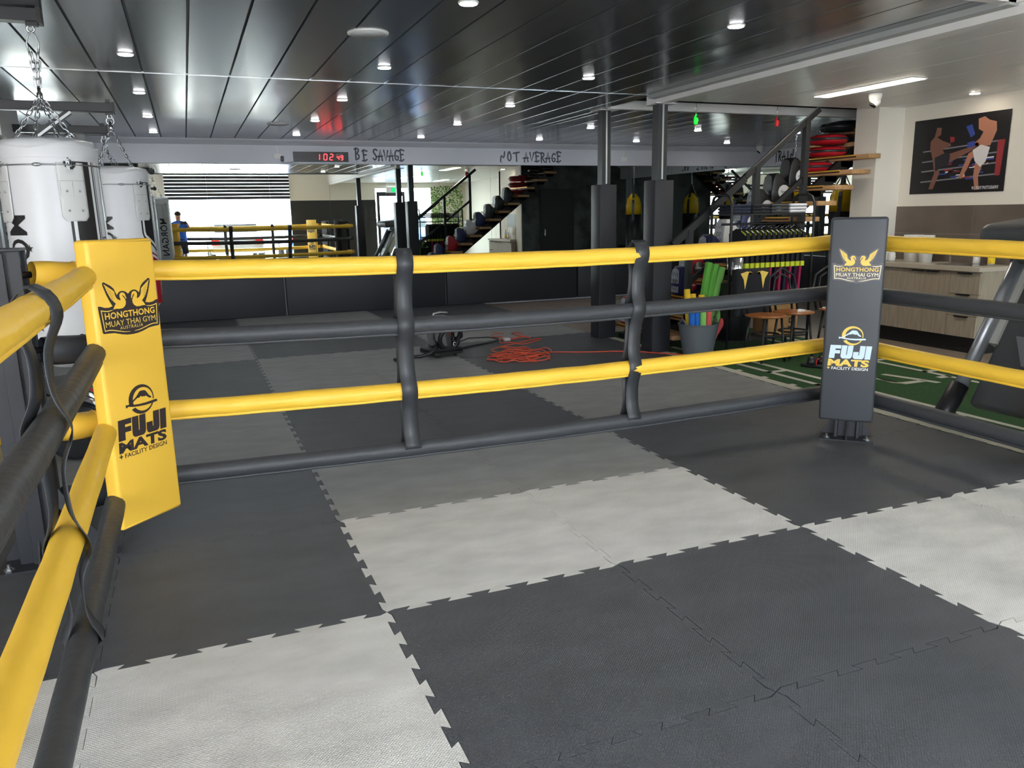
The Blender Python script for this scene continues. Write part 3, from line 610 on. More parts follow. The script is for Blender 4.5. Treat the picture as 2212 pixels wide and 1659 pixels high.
def heavy_bag(x, y, zt, zb, r, thc, apex, hook, label, red=True):
    """thc = heading of the side meant to face the camera"""
    t = thing('punching_bag', label, 'punching bag', (x, y, zb), 0, 'white punching bags on chains'); H = zt-zb
    rz = lambda z: r*(1-.018*max(0, (z-H*.5)/H)+.01*math.sin(z*3))
    pr = [(.02, 0), (r*.45, .015), (r*.75, .05), (r*.93, .11), (r*.985, .17)] + [(rz(z), z) for z in [.2+(H-.28)*k/10 for k in range(11)]] + [(rz(H-.06), H-.06)]
    m = MB(); m.lathe(pr, WVIN, 40); m.build('bag_body', t)
    m = MB(); rr = random.Random(3); n = 40; vs = []; fs = []; rings = [(rz(H)+.004, H-.075), (rz(H)+.006, H-.01), (r*.93, H+.018), (r*.7, H+.035), (r*.3, H+.045), (.01, H+.046)]
    for i, (q_, z) in enumerate(rings):
        for k in range(n): a = 2*PI*k/n; w_ = rr.uniform(-1, 1)*.006*(1 if i in (1, 2, 3) else .3); vs.append((q_*math.cos(a), q_*math.sin(a), z+w_+.012*math.cos(4*(a-thc-.35))*(1 if i == 1 else 0)))
    for i in range(len(rings)-1):
        for k in range(n): fs.append((i*n+k, i*n+(k+1) % n, (i+1)*n+(k+1) % n, (i+1)*n+k))
    m.add(vs, fs, WVIN, True); m.tube([((rz(H)+.006)*math.cos(2*PI*k/32), (rz(H)+.006)*math.sin(2*PI*k/32), H-.012+.012*math.cos(4*(2*PI*k/32-thc-.35))) for k in range(32)], .004, WVIN, 6, closed=True); m.build('top_cover', t)
    m = MB(); zc = H-.115; m.tube([((rz(zc)+.009)*math.cos(2*PI*k/40), (rz(zc)+.009)*math.sin(2*PI*k/40), zc) for k in range(40)], .0045, BRUSH, 6, closed=True)
    for a in (-.25, 1.9): m.tube([((rz(zc)+.012)*math.cos(thc+a+d), (rz(zc)+.012)*math.sin(thc+a+d), zc) for d in (-.09, -.05, 0, .05, .09)], [.004, .009, .011, .009, .004], BRUSH, 8)
    m.build('steel_cable', t)
    FLAP = mat('bag_flap_vinyl', (206, 206, 204), .42)
    tops = []
    for k in range(4):
        a = thc+.38+k*PI/2; f = MB(); bm = polybm([(-.072, -.29), (-.05, -.315), (.05, -.315), (.072, -.29), (.072, -.02), (.072, .0), (.035, .0), (.028, -.022), (.012, -.036), (-.012, -.036), (-.028, -.022), (-.035, .0), (-.072, .0)]); bend(f, bm, FLAP, r, a, zc+.012, .011, rz); fo = f.build('strap_flap', t)
        sd = fo.modifiers.new('thick', 'SOLIDIFY'); sd.thickness = .005; sd.offset = -1
        rv = MB()
        for u in (-.033, .033):
            for v in (-.14, -.245): q_ = a+u/r; R = rz(zc+v)+.013; rv.sph((R*math.cos(q_), R*math.sin(q_), zc+v), .0065, ZINC, 5)
        rv.build('rivets', fo)
        st = MB()
        for P in ([(-.066, -.085), (.066, -.085)], [(-.062, -.195), (.062, -.195)], [(0, -.09), (0, -.305)], [(-.062, -.09), (-.062, -.29)], [(.062, -.09), (.062, -.29)]):
            st.tube([((rz(zc)+.0118)*math.cos(a+(P[0][0]+(P[1][0]-P[0][0])*i/6)/r), (rz(zc)+.0118)*math.sin(a+(P[0][0]+(P[1][0]-P[0][0])*i/6)/r), zc+P[0][1]+(P[1][1]-P[0][1])*i/6) for i in range(7)], .0012, mat('grey_stitch', (150, 150, 150), .7), 4)
        st.build('stitching', fo)
        tops.append(((rz(zc)+.016)*math.cos(a), (rz(zc)+.016)*math.sin(a), zc-.004))
    ap = (0, .0, apex-zb)
    for p in tops: m = MB(); chain(m, p, ap, CHROME); m.build('chain', t)
    m = MB(); hk = (0, 0, hook-zb); L = hook-apex
    m.lathe([(.013, -.03), (.016, -.01), (.016, .012), (.009, .02), (.009, .05)], CHROME, 14, True, None, ap)
    if L > .25:
        for s in (-1, 1): chain(m, (ap[0]+s*.004, 0, ap[2]+.05), (s*.02, .0, ap[2]+.22), CHROME, .06)
        for s in (-.6, .6): chain(m, (ap[0], s*.006, ap[2]+.05), (s*.014, s*.012, ap[2]+.22), CHROME, .06)
        m.tube([(-.02, 0, ap[2]+.21), (-.03, 0, ap[2]+.27), (-.02, 0, hk[2]-.05), (0, 0, hk[2]-.03), (.02, 0, hk[2]-.05), (.03, 0, ap[2]+.27), (.02, 0, ap[2]+.21)], .005, BRUSH, 8)
    else: m.tube([(.03*math.cos(2*PI*k/16), 0, hk[2]-.05+.03*math.sin(2*PI*k/16)) for k in range(16)], .005, CHROME, 8, closed=True)
    m.tube([(.018*math.cos(2*PI*k/12), .0, hk[2]-.012+.018*math.sin(2*PI*k/12)) for k in range(12)], .006, CHROME, 8, closed=True); m.build('swivel_hanger', t)
    # printed panels
    B_ = mat('black_bag_print', (28, 28, 31), .35); Wp = mat('white_bag_print', (232, 232, 234), .4)
    p = MB(); cx = .14
    def band(P, mm, off): bend(p, polybm(P), mm, r, thc+cx/r*1.0, 0, off, rz)
    zt_ = H-.095
    band([(-.075, zt_), (-.078, zt_-.43), (-.066, zt_-.47), (.10, zt_-.60), (.10, zt_)], B_, .0022); band([(-.063, zt_), (-.064, zt_-.43), (-.055, zt_-.458), (.09, zt_-.57), (.09, zt_)], Wp, .003); band([(-.045, zt_), (-.046, zt_-.42), (-.038, zt_-.448), (.07, zt_-.528), (.07, zt_)], B_, .0038)
    band([(.10, zt_), (.10, zt_-.7), (.105, zt_-.7), (.105, zt_)], Wp, .0022); band([(.112, zt_), (.112, zt_-.9), (.155, zt_-.9), (.155, zt_)], Wp, .0022); band([(.108, zt_), (.108, zt_-.9), (.112, zt_-.9), (.112, zt_)], B_, .003); band([(.155, zt_), (.155, zt_-.9), (.159, zt_-.9), (.159, zt_)], B_, .003)
    p.build('printed_panel', t)
    if red:
        p = MB(); R1 = mat('dark_red_print', (152, 44, 68), .4)
        band([(-.02, .0+.12), (-.02, H-.72), (-.005, H-.695), (.012, H-.69), (.10, H-.73), (.10, .12)], R1, .0022); band([(-.006, .12), (-.006, H-.725), (.004, H-.705), (.10, H-.745), (.10, .12)], Wp, .003); band([(.010, .12), (.010, H-.73), (.10, H-.765), (.10, .12)], REDV, .0038); p.build('red_panel', t)
    p = MB(); bm = text_geo('BOXING', .06, bold=.004); bmesh.ops.rotate(bm, verts=bm.verts, cent=(0, 0, 0), matrix=Matrix.Rotation(-PI/2, 3, 'Z')); bend(p, bm, B_, r, thc+(cx+.134)/r, H-.62, .0035, rz); p.build('side_lettering', t)
    for da, nm in ((-.235, 'brand_lettering'), (-.235+PI*r, 'brand_lettering')):
        p = MB(); bm = text_geo('MORGAN', .19, bold=.012, wx=.86, space=1.05); bmesh.ops.rotate(bm, verts=bm.verts, cent=(0, 0, 0), matrix=Matrix.Rotation(-PI/2, 3, 'Z')); bend(p, bm, B_, r, thc+da/r, H-.40-.34, .0026, rz)
        for du, zz in ((.075, H-.56), (.075, H-1.0)): bend(p, polybm(star(.024)), B_, r, thc+(da+du)/r, zz, .0026, rz)
        p.build(nm, t)
    p = MB(); bend(p, polybm([(-.04, .115), (.04, .115), (.03, .03), (-.02, .03)]), BLK, r, thc+.06, 0, .006, lambda z: r*(.72+1.5*max(0, z)) if z < .17 else r); p.tube([(.0, -.1, .03), (.03, -.16, -.03), (.12, -.14, -.06), (.16, -.06, -.02), (.14, .0, .03)], .006, BLK, 6); p.build('floor_tether', t)
    return t
heavy_bag(-1.25, .53, 1.90, .635, .25, math.radians(-82), 2.17, 2.53, 'nearest white punching bag with black and red panels beside the yellow corner cushion')
heavy_bag(-1.08, 3.10, 1.90, .635, .255, math.radians(-66), 2.27, 2.37, 'second white punching bag, hanging behind the nearest one')
heavy_bag(-1.28, 4.95, 1.90, .635, .255, math.radians(-80), 2.27, 2.37, 'third white punching bag, mostly hidden behind the second')
heavy_bag(-1.32, -6.05, 1.90, .635, .25, math.radians(95), 2.27, 2.37, 'white punching bag near the camera, seen in the mirror beside the person')
heavy_bag(-3.2, 7.0, 1.90, .635, .25, math.radians(60), 2.27, 2.37, 'white punching bag at the left picture edge, seen in the mirror')
def bracket(x, y, z, L, h, label, brace=True, post=True):
    t = thing('bag_bracket', label, 'bracket', (x, y, z), 0, 'steel bag brackets')
    m = MB(); m.box(-L, .05, -.045, .045, .02, .02+h, STEEL); m.build('arm', t, bev=.004)
    m = MB(); m.box(.03, .052, -.05, .05, .012, .028+h, STEELD); m.box(-.03, .03, -.02, .02, -.0, .02, STEEL); m.box(-.02, .02, -.02, .02, .02+h, .05+h, STEEL); m.build('end_plate', t)
    if brace: m = MB(); m.bar((-.30, 0, .02), (-.80, 0, -.36), .05, .05, STEEL); m.bar((-.29, -.03, .015), (-.79, -.03, -.365), .006, .02, BRUSH); m.build('brace', t)
    if post: m = MB(); m.box(-L-.08, -L, -.05, .05, -z-.03, .25+h if z+.25+h < 2.6 else 2.6-z, STEEL); m.build('upright', t)
bracket(-1.24, .53, 2.53, 1.5, .068, 'black steel arm over the nearest white punching bag', False)
bracket(-1.08, 3.10, 2.37, .92, .075, 'black steel arm with brace over the second white punching bag')
bracket(-1.28, 4.95, 2.37, .92, .075, 'black steel arm over the third white punching bag')
bracket(-1.32, -6.05, 2.37, 1.2, .075, 'black steel arm over the punching bag near the camera', post=False)
bracket(-3.2, 7.0, 2.37, 1.2, .075, 'black steel arm over the far left punching bag', False)
m = MB(); m.box(-6.4, -2.1, 4.3, 5.3, 2.30, 2.64, WHITE); struct(m.build('trim_duct'))
# pads lying on the floor behind the left post
t = thing('kick_shield', 'glossy black cylindrical pad lying on the mats behind the left ropes', 'kick shield', (-1.36, 1.02, 0)); T = Matrix.Translation((0, 0, .19)) @ Matrix.Rotation(.12, 4, 'Z') @ Matrix.Rotation(PI/2, 4, 'X')
GLB = mat('glossy_black_vinyl', (34, 36, 38), .18, bump=.12, bs=10); m = MB(); m.lathe([(.02, -.33), (.15, -.33), (.18, -.31), (.187, -.27), (.187, .27), (.18, .31), (.15, .33), (.02, .33)], GLB, 32, True, T); m.build('body', t)
m = MB()
for z in (-.16, .05, .27): m.tube([tuple(T @ Vector((.189*math.cos(2*PI*k/32), .189*math.sin(2*PI*k/32), z))) for k in range(32)], .003, BLK, 5, closed=True)
m.build('seams', t)
m = MB(); m.tube([(.02, -.1, .38), (.05, -.05, .41), (.09, .0, .405), (.13, .03, .37), (.16, .05, .31), (.18, .08, .24)], .008, REDV, 8); m.tube([(.0, -.12, .385), (.06, -.07, .40)], .006, CHROME, 8); m.build('carry_strap', t)
t = thing('flame_bag', 'yellow heavy bag with black flame print lying behind the left ring post', 'punching bag', (-2.08, 1.5, 0)); T = Matrix.Translation((0, 0, .21)) @ Matrix.Rotation(-.5, 4, 'Z') @ Matrix.Rotation(PI/2, 4, 'Y')
YG = mat('glossy_yellow_vinyl', (236, 190, 26), .22, bump=.15, bs=8); m = MB(); m.lathe([(.02, -.5), (.17, -.5), (.205, -.46), (.21, -.4), (.21, .4), (.205, .46), (.17, .5), (.02, .5)], YG, 32, True, T); m.build('body', t)
m = MB(); Tm = T @ Matrix.Rotation(2.2, 4, 'Z')
for k in range(7):
    bm = polybm([(-.02, 0), (.0, .02), (.05, .03), (.09, .012), (.13, .03), (.16, .0), (.12, .008), (.08, -.012), (.04, .0), (.02, -.014)])
    for v in bm.verts: v.co = Vector((v.co.y*1.6+(k-3)*.055, v.co.x*1.5+(k % 3)*.04, 0))
    mm = MB(); bend(mm, bm, BLK, .21, 0, .18, .002); m.add([tuple(v) for v in mm.v], mm.f, BLK, True, Tm)
m.build('flame_print', t)
# ================================================================== vacuum cleaner and leads on the mats
t = thing('vacuum_cleaner', 'steel and black tub vacuum cleaner standing on the mats beyond the ropes', 'vacuum cleaner', (1.86, 3.30, 0), .2)
m = MB(); m.box(-.17, .17, -.17, .17, .03, .075, BLK); m.rbox(-.18, .18, -.18, .18, .05, .1, .03, BLK); m.build('base', t)
for a in range(4): m = MB(); m.sph((.15*math.cos(a*PI/2+.78), .15*math.sin(a*PI/2+.78), .024), .024, BLK, 6); m.build('caster', t)
m = MB(); m.lathe([(.135, .09), (.145, .1), (.148, .26), (.15, .265), (.15, .275), (.146, .28)], CHROME, 32); m.build('tub', t)
m = MB(); m.lathe([(.155, .275), (.158, .30), (.15, .33), (.135, .40), (.10, .425), (.0, .43)], BLK, 28); m.build('motor_head', t)
m = MB(); m.tube([(-.09, 0, .42), (-.08, 0, .455), (0, 0, .465), (.08, 0, .455), (.09, 0, .42)], .012, BRUSH, 8); m.build('handle', t)
m = MB(); m.tube([(.12*math.cos(k*.42)+.02, -.16-.03*math.sin(k*.42), .20+.12*math.sin(k*.42)) for k in range(2, 14)] + [(.16, -.15, .26), (.2, -.08, .2), (.21, .02, .16), (.12, .14, .14)], .024, BLK, 10); m.build('hose', t)
m = MB(); m.tube([(-.13, -.14, .12), (-.2, -.13, .06), (-.3, -.1, .035), (-.42, -.06, .035)], .02, BLK, 10); m.build('wand', t)
m = MB(); m.rbox(-.58, -.38, -.11, -.01, .005, .04, .014, BLK); m.rbox(-.54, -.42, -.09, -.03, .03, .055, .012, BLK); m.build('floor_nozzle', t)
m = MB(); put_text(m, 'CL', .05, WINK, .09, .135, .001, frame((0, -.1495, 0), (1, 0, 0), (0, 0, 1)), bold=.01); m.build('logo', t)
m = MB(); P = [(2.02, 3.44), (2.14, 3.62), (2.32, 4.05), (2.5, 4.25), (2.74, 4.2), (2.8, 4.02), (2.66, 3.84), (2.4, 3.72), (2.2, 3.62), (2.12, 3.5)]
m.tube([(a, b, .008) for a, b in P]+[(2.5, 3.72, .008), (2.78, 3.86, .014)], .006, BLK, 6); tag(m.build('power_lead'), 'black power lead looping from the vacuum cleaner to the orange lead', 'power lead')
ORG = mat('orange_cable', (214, 84, 56), .4)
t = thing('extension_lead', 'tangled orange extension lead on the dark mats trailing to the right', 'extension lead', (0, 0, 0)); m = MB(); pts = []; rr = random.Random(4)
loops = [(2.98, 4.15, .19, .22), (2.95, 3.72, .24, .2), (2.62, 3.12, .2, .24), (2.55, 2.85, .26, .2), (2.35, 2.72, .17, .16), (2.62, 2.72, .25, .17), (2.42, 2.62, .14, .11), (2.66, 2.55, .13, .12), (2.5, 2.78, .3, .13), (2.78, 2.98, .22, .2), (2.6, 2.9, .3, .22)]
for li, (cx, cy, a, b) in enumerate(loops):
    ph = rr.uniform(0, 6)
    for k in range(13): u = k/12*2*PI*.92+ph; pts.append((cx+a*math.cos(u), cy+b*math.sin(u), .008+.010*((li+k) % 3)))
pts += [(2.86, 2.86, .01), (2.98, 2.87, .008), (3.3, 2.7, .008), (3.7, 2.54, .008), (4.0, 2.22, .008), (4.3, 1.9, .008), (4.7, 1.72, .008), (5.2, 1.66, .008), (5.9, 1.5, .008), (6.6, 2.0, -.018)]
Q = []
for i in range(len(pts)-1):
    p0 = Vector(pts[max(0, i-1)]); p1 = Vector(pts[i]); p2 = Vector(pts[i+1]); p3 = Vector(pts[min(len(pts)-1, i+2)])
    for s in (0, .34, .67): Q.append(.5*((2*p1)+(p2-p0)*s+(2*p0-5*p1+4*p2-p3)*s*s+(3*p1-p0-3*p2+p3)*s*s*s))
m.tube(Q, .0062, ORG, 6); m.build('cable', t)
m = MB(); m.rbox(2.80, 2.88, 3.82, 3.9, .0, .04, .012, mat('grey_plug', (190, 186, 184), .4)); m.build('socket_block', t)
# ================================================================== green turf strip with white markings
TURF = mat('green_turf', (52, 100, 44), .95, var=.25, vs=60, bump=.9, bs=420); TW = mat('white_turf', (226, 222, 204), .95, bump=.7, bs=420)
t = thing('turf_strip', 'green artificial turf strip with white line markings between mats and kitchen', 'turf', (0, 0, 0)); m = MB(); m.box(4.01, 6.0, -3.6, 3.9, -.03, -.004, TURF); m.build('turf', t)
m = MB()
def tl(x0, x1, y0, y1): m.box(x0, x1, y0, y1, -.006, -.0022, TW)
tl(4.015, 4.115, -3.6, 3.9)
for k in range(16): tl(4.115, 4.16, 2.6-k*.36, 2.66-k*.36)
for xx in (4.30, 4.50): tl(xx, xx+.055, -3.4, 2.6)
for k in range(9): tl(4.30, 4.50, 2.2-k*.62, 2.26-k*.62)
for xx in (5.55, 5.80): tl(xx, xx+.055, -3.4, 2.6)
for k in range(9): tl(5.55, 5.85, 2.2-k*.62, 2.26-k*.62)
tl(5.45, 5.6, .10, .16)
m.prism([(5.12, .45), (5.18, .45), (5.28, .12), (5.31, -.02), (5.25, -.02), (5.22, .09)], -.006, -.0022, TW); m.prism([(4.90, .42), (4.98, .42), (4.93, .16), (4.99, .06), (5.25, .06), (5.25, .12), (5.02, .13), (4.97, .17)], -.006, -.0022, TW)
m.build('line_markings', t)
# ================================================================== open timber stair
SX, SR, SZ, SH = 4.16, .235, .165, .174; SY0, SY1 = 2.345, 3.6
t = thing('staircase', 'open stair of pine treads on black steel stringers with black handrail', 'staircase', (4.16, 2.97, 0)); NT = 14
GOLDST = mat('brass_nosing', (232, 176, 62), .35, .4); DKR = mat('dark_grip_strip', (60, 34, 20), .7)
for n in range(NT):
    x = SX+SR*n-4.16; z = SZ+SH*n; ya = SY0 if n < 12 else 2.78; m = MB(); m.rbox(x, x+(.275 if n != 11 else .18), ya-2.97, SY1-2.97, z-.052, z, .006, TREAD, 2); o = m.build('tread', t)
    m = MB(); m.box(x-.003, x+.012, ya-2.97+.19, SY1-2.97-.05, z-.012, z+.003, GOLDST); m.box(x-.002, x+.004, ya-2.97+.19, SY1-2.97-.05, z-.03, z-.013, DKR); m.build('nosing', o)
for y in (2.85, 3.44):
    m = MB(); a = (.06, y-2.97, -.03); e = (SR*NT+.1, y-2.97, SZ+SH*NT-.09); m.bar((.12, y-2.97, .03), e, .06, .17, STEELD)
    for n in range(NT): m.box(SR*n+.06, SR*n+.24, y-3.0, y-2.94, SZ+SH*n-.12, SZ+SH*n-.05, STEELD)
    m.box(.0, .34, y-3.03, y-2.91, -.03, .05, STEELD); m.build('stringer', t)
RY = 2.315-2.97
m = MB(); m.bar((-.05-.0, RY, 1.13), (.835, RY, 1.80), .045, .07, STEELD); m.bar((.835, RY, 1.81), (1.79, RY, 2.53), .045, .055, STEELD); m.bar((.85, RY-.0, 1.853), (1.77, RY, 2.548), .03, .008, BRUSH); m.build('handrail', t)
m = MB(); m.bar((.16, RY, .72), (.83, RY, 1.22), .03, .05, STEELD); m.bar((1.0, RY, 1.33), (1.62, RY, 1.80), .03, .05, STEELD); m.build('mid_rail', t)
for xx, z0, z1 in ((.155, .1, 1.28), (.985, .7, 1.92), (1.63, 1.2, 2.42)): m = MB(); m.box(xx-.03, xx+.03, RY-.03, RY+.03, z0-.1, z1, STEELD); m.build('rail_post', t)
# training pads standing on the treads
def disc(mb, c, r, m_, T): mb.lathe([(r, -.012), (r, .003), (r*.93, .008), (.0, .008)], m_, 28, True, T @ Matrix.Translation(c))
def kick_pad(n, y, body, face, dcol, label, script=None, s=1.0, dy=.19, txt=None, dx=0):
    """wedge shaped pad standing on tread n; round badge on the side toward the ring"""
    t = thing('kick_pad', label, 'kick pad', (SX+SR*n+.012+dx, y, SZ+SH*n+.003), rnd.uniform(-.05, .05), 'kick pads on the stair')
    P = [(.0, .02), (.02, .0), (.30, .0), (.325, .02), (.325, .09), (.30, .13), (.20, .235), (.12, .32), (.075, .335), (.045, .325), (.015, .25), (-.005, .12)]
    P = [(a*s, b*s) for a, b in P]; bm = bmesh.new(); v0 = [bm.verts.new((a, -dy/2, b)) for a, b in P]; v1 = [bm.verts.new((a, dy/2, b)) for a, b in P]; N = len(P)
    bm.faces.new(v0); bm.faces.new(v1[::-1])
    for i in range(N): bm.faces.new((v0[i], v1[i], v1[(i+1) % N], v0[(i+1) % N]))
    bmesh.ops.recalc_face_normals(bm, faces=bm.faces); bmesh.ops.bevel(bm, geom=[e for e in bm.edges], offset=.014, segments=2, profile=.5, affect='EDGES')
    m = MB(); m.bm(bm, body); m.build('body', t)
    m = MB(); T = frame((0, 0, 0), (0, -1, 0), (.06, 0, .99)); pl = [(-dy*.42, .02), (dy*.42, .02), (dy*.42, .2), (dy*.34, .28), (0, .305), (-dy*.34, .28), (-dy*.42, .2)]
    Tf = frame((-.0065*s, 0, .012), (0, -1, 0), (.055, 0, .95)); m.flat([(a*s, b*s) for a, b in pl], face, Tf, .003); 
    if script: 
        for k in range(3): m.stroke([(-dy*.3+dy*.6*j/8*s, (.07+.08*k+.022*math.sin(j*1.9+k))*s) for j in range(9)], .008, script, Tf, .0045)
        put_text(m, 'te', .11, script, 0, .15*s, .0048, Tf, shear=.3, bold=.004)
    m.build('strike_face', t)
    m = MB(); Td = frame((.165*s, -dy/2-.001, .12*s), (1, 0, 0), (0, 0, 1)); disc(m, (0, 0, 0), .078*s, dcol, Td); b = m.build('badge', t)
    m = MB(); put_text(m, txt or 'Fairtex', .05, BLK if sum(dcol.node_tree.nodes['Principled BSDF'].inputs[0].default_value[:3]) > 1 else WINK, 0, 0, .0095, Td, fit=(.10*s, .03*s), shear=.2, bold=.004); m.build('badge_lettering', b)
    return t
KB = mat('black_leather', (36, 37, 40), .3, bump=.1, bs=16); KN = mat('navy_leather', (34, 40, 92), .34, bump=.1, bs=14); KR = mat('red_leather', (176, 26, 40), .34, bump=.08, bs=14); KW = mat('white_leather', (222, 222, 224), .38, bump=.1, bs=14); KG = mat('grey_white_print', (188, 196, 204), .5, var=.25, vs=40)
kick_pad(0, 3.42, KR, KG, KB, 'red kick pad with white printed face on the lowest stair tread', KB, .98)
kick_pad(1, 3.34, KN, KG, KR, 'blue and red kick pad with white face on the second tread', KB, 1.0)
kick_pad(2, 3.05, KN, KG, KR, 'navy kick pad on the third tread behind the nearer column', KB)
kick_pad(3, 3.25, KR, KG, KB, 'red kick pad with black badge and white script face on the fourth tread', KB)
kick_pad(4, 3.2, KN, KG, KR, 'blue and red kick pad on the fifth tread behind the handrail', KB)
kick_pad(5, 3.2, KW, KW, KB, 'white kick pad with black badge on the sixth tread', KB)
kick_pad(6, 3.18, KN, KG, KW, 'navy kick pad with white badge on the seventh tread', KB)
kick_pad(7, 3.22, KB, KG, KW, 'black kick pad with white script face and white badge on the eighth tread', KB)
kick_pad(8, 3.22, KB, KB, KW, 'black kick pad with white badge, lower of the two all black ones', None, 1.03)
kick_pad(9, 3.20, KB, KB, KW, 'black kick pad with white badge, upper of the two all black ones', None, 1.06)
def belly_shield(x, y, z, body, rim, trim, label, rz=0):
    t = thing('belly_shield', label, 'belly shield', (x, y, z), rz, 'round belly shields on the stair'); m = MB(); m.lathe([(.12, .0), (.20, .012), (.225, .04), (.225, .075), (.20, .105), (.12, .118), (.0, .12)], body, 32); m.build('body', t)
    m = MB(); m.tube([(.227*math.cos(2*PI*k/32), .227*math.sin(2*PI*k/32), .062) for k in range(32)], .015, rim, 8, closed=True, sq=.5); m.build('rim_band', t)
    m = MB()
    for a in (-.9, -.2, .5): m.sph((.15*math.cos(a), .15*math.sin(a), .124), .022, trim, 6, sc_=(1.3, .7, .6)); m.tube([(.17*math.cos(a-.2), .17*math.sin(a-.2), .11), (.16*math.cos(a), .16*math.sin(a), .135), (.17*math.cos(a+.2), .17*math.sin(a+.2), .11)], .009, trim, 6)
    m.build('buckles', t)
def tz(n): return SZ+SH*n+.003
TANL = mat('tan_trim', (196, 152, 100), .5)
belly_shield(SX+SR*10+.14, 3.10, tz(10), KR, KB, KB, 'red belly shield lying alone on the tread above the black kick pads')
belly_shield(SX+SR*11+.0, 3.0, tz(11), KR, KB, KR, 'red belly shield, lower of the stacked red pair on the stair', .4)
belly_shield(SX+SR*11+.01, 3.01, tz(11)+.142, KR, KB, KR, 'red belly shield, upper of the stacked red pair on the stair', 1.2)
belly_shield(SX+SR*12+.16, 3.25, tz(12), KB, KB, REDV, 'black belly shield with red buckle, lower on its tread')
belly_shield(SX+SR*12+.17, 3.26, tz(12)+.142, GLB, KB, KB, 'glossy black belly shield resting on the red buckled one', .7)
belly_shield(SX+SR*13+.1, 3.3, tz(13), GLB, KB, KB, 'black belly shield on the highest visible tread, under another')

# small mascots of gloves hanging from the ceiling edge
def charm(x, y, z0, L, mm, label):
    t = thing('hanging_charm', label, 'charm', (x, y, z0)); m = MB(); m.tube([(0, 0, 0), (0, 0, -.05)], .002, BLK, 5); m.tube([(.02*math.cos(2*PI*k/14), 0, -.07+.02*math.sin(2*PI*k/14)) for k in range(14)], .0025, CHROME, 6, closed=True); m.tube([(0, 0, -.09), (0, 0, -.125)], .002, CHROME, 5); m.build('ring', t)
    m = MB(); m.lathe([(.004, -.12), (.012, -.135), (.02, -.155), (.022, -.17), (.022, -.215), (.018, -.225), (.006, -.23)], mm, 14); m.sph((.015, 0, -.185), .016, mm, 6); m.build('glove', t)
    m = MB(); m.box(-.008, .008, -.024, -.018, -.16, -.14, BLK); m.build('patch', t)
charm(4.55, 2.595, 2.598, .1, mat('glowing_green', (30, 226, 60), .4, emit=.25), 'tiny neon green boxing glove charm hanging from the white ceiling edge')  # slight emission brightens the green glove; the charm is no lamp
charm(5.62, 2.595, 2.598, .1, mat('bright_red', (226, 30, 40), .4), 'tiny red boxing glove charm hanging from the ceiling edge by the handrail')
# ================================================================== tub of foam noodles
t = thing('storage_tub', 'grey flexible plastic tub holding foam noodles at the turf edge', 'tub', (4.29, 2.07, -.004)); TUB = mat('grey_tub_plastic', (104, 110, 116), .35)
m = MB(); pr = [(.02, .0), (.14, .0), (.15, .01)]
for k in range(14): z = .02+k*.022; r_ = .152+.055*z/.33; pr += [(r_, z), (r_+.0025, z+.011)]
pr += [(.208, .325), (.214, .33), (.21, .336), (.2, .33), (.148, .02), (.02, .015)]; m.lathe(pr, TUB, 40); m.build('tub', t)
for s in (-1, 1): m = MB(); m.tube([(s*.2*math.cos(a*.16), s*.2*math.sin(a*.16), .325+.06*math.cos(a*PI/4)*1.0) for a in (-2, -1.4, -.7, 0, .7, 1.4, 2)], .009, TUB, 8); m.build('handle', t)
NB = mat('blue_foam', (24, 104, 200), .75, bump=.15, bs=60); NGc = mat('lime_foam', (134, 204, 104), .75, bump=.15, bs=60); NC = mat('coral_foam', (226, 92, 92), .75, bump=.15, bs=60); NY = mat('yellow_foam', (244, 204, 50), .75, bump=.15, bs=60); NGd = mat('green_foam', (104, 184, 76), .75, bump=.15, bs=60)
def noodle(bx, by, tx, ty, tzz, mm, label, r=.032, star_=False):
    a = Vector((4.29+bx, 2.07+by, .03)); b = Vector((4.29+tx, 2.07+ty, tzz)); m = MB(); d = (b-a).normalized(); n1 = d.orthogonal().normalized(); n2 = d.cross(n1); K = 20; prof = [r*(1+(.12*math.cos(6*2*PI*k/K) if star_ else 0)) for k in range(K)]
    vs = []
    for p in (a, b):
        for k in range(K): q_ = 2*PI*k/K; vs.append(p+(n1*math.cos(q_)+n2*math.sin(q_))*prof[k])
    for p in (b, b-d*.05):
        for k in range(K): q_ = 2*PI*k/K; vs.append(p+(n1*math.cos(q_)+n2*math.sin(q_))*r*.32)
    fs = [(k, (k+1) % K, K+(k+1) % K, K+k) for k in range(K)]+[(K+k, K+(k+1) % K, 2*K+(k+1) % K, 2*K+k) for k in range(K)]+[(2*K+k, 2*K+(k+1) % K, 3*K+(k+1) % K, 3*K+k) for k in range(K)]+[tuple(3*K+k for k in range(K)), tuple(range(K-1, -1, -1))]
    m.add(vs, fs, mm, True); tag(m.build('foam_noodle'), label, 'foam noodle', 'foam noodles in the grey tub')
noodle(-.10, -.05, -.165, -.10, .60, NB, 'blue foam noodle standing at the left rim of the grey tub')
noodle(-.05, -.06, -.105, -.10, .60, NB, 'blue foam noodle, second from the left in the grey tub')
noodle(.0, -.09, -.045, -.13, .575, NGc, 'short pale green noodle in front beside the blue ones')
noodle(.06, -.09, .035, -.12, .57, NC, 'coral foam noodle standing upright in front of the grey tub')
noodle(-.06, .05, -.10, .08, .68, NY, 'yellow noodle rising behind the blue ones, with a cut top')
noodle(-.01, .04, -.04, .06, .63, NY, 'yellow noodle in the middle of the short bunch in the tub')
noodle(.05, .0, .04, .02, .62, NY, 'yellow noodle behind the upright coral one')
noodle(.07, .05, .085, .05, .60, NGc, 'pale green noodle behind the coral and yellow ones')
noodle(.03, .10, .21, .14, .94, NGd, 'tall fluted green noodle, left of the three tallest', .038, True)
noodle(.06, .07, .265, .10, .92, NGd, 'tall fluted green noodle, middle of the three tallest', .038, True)
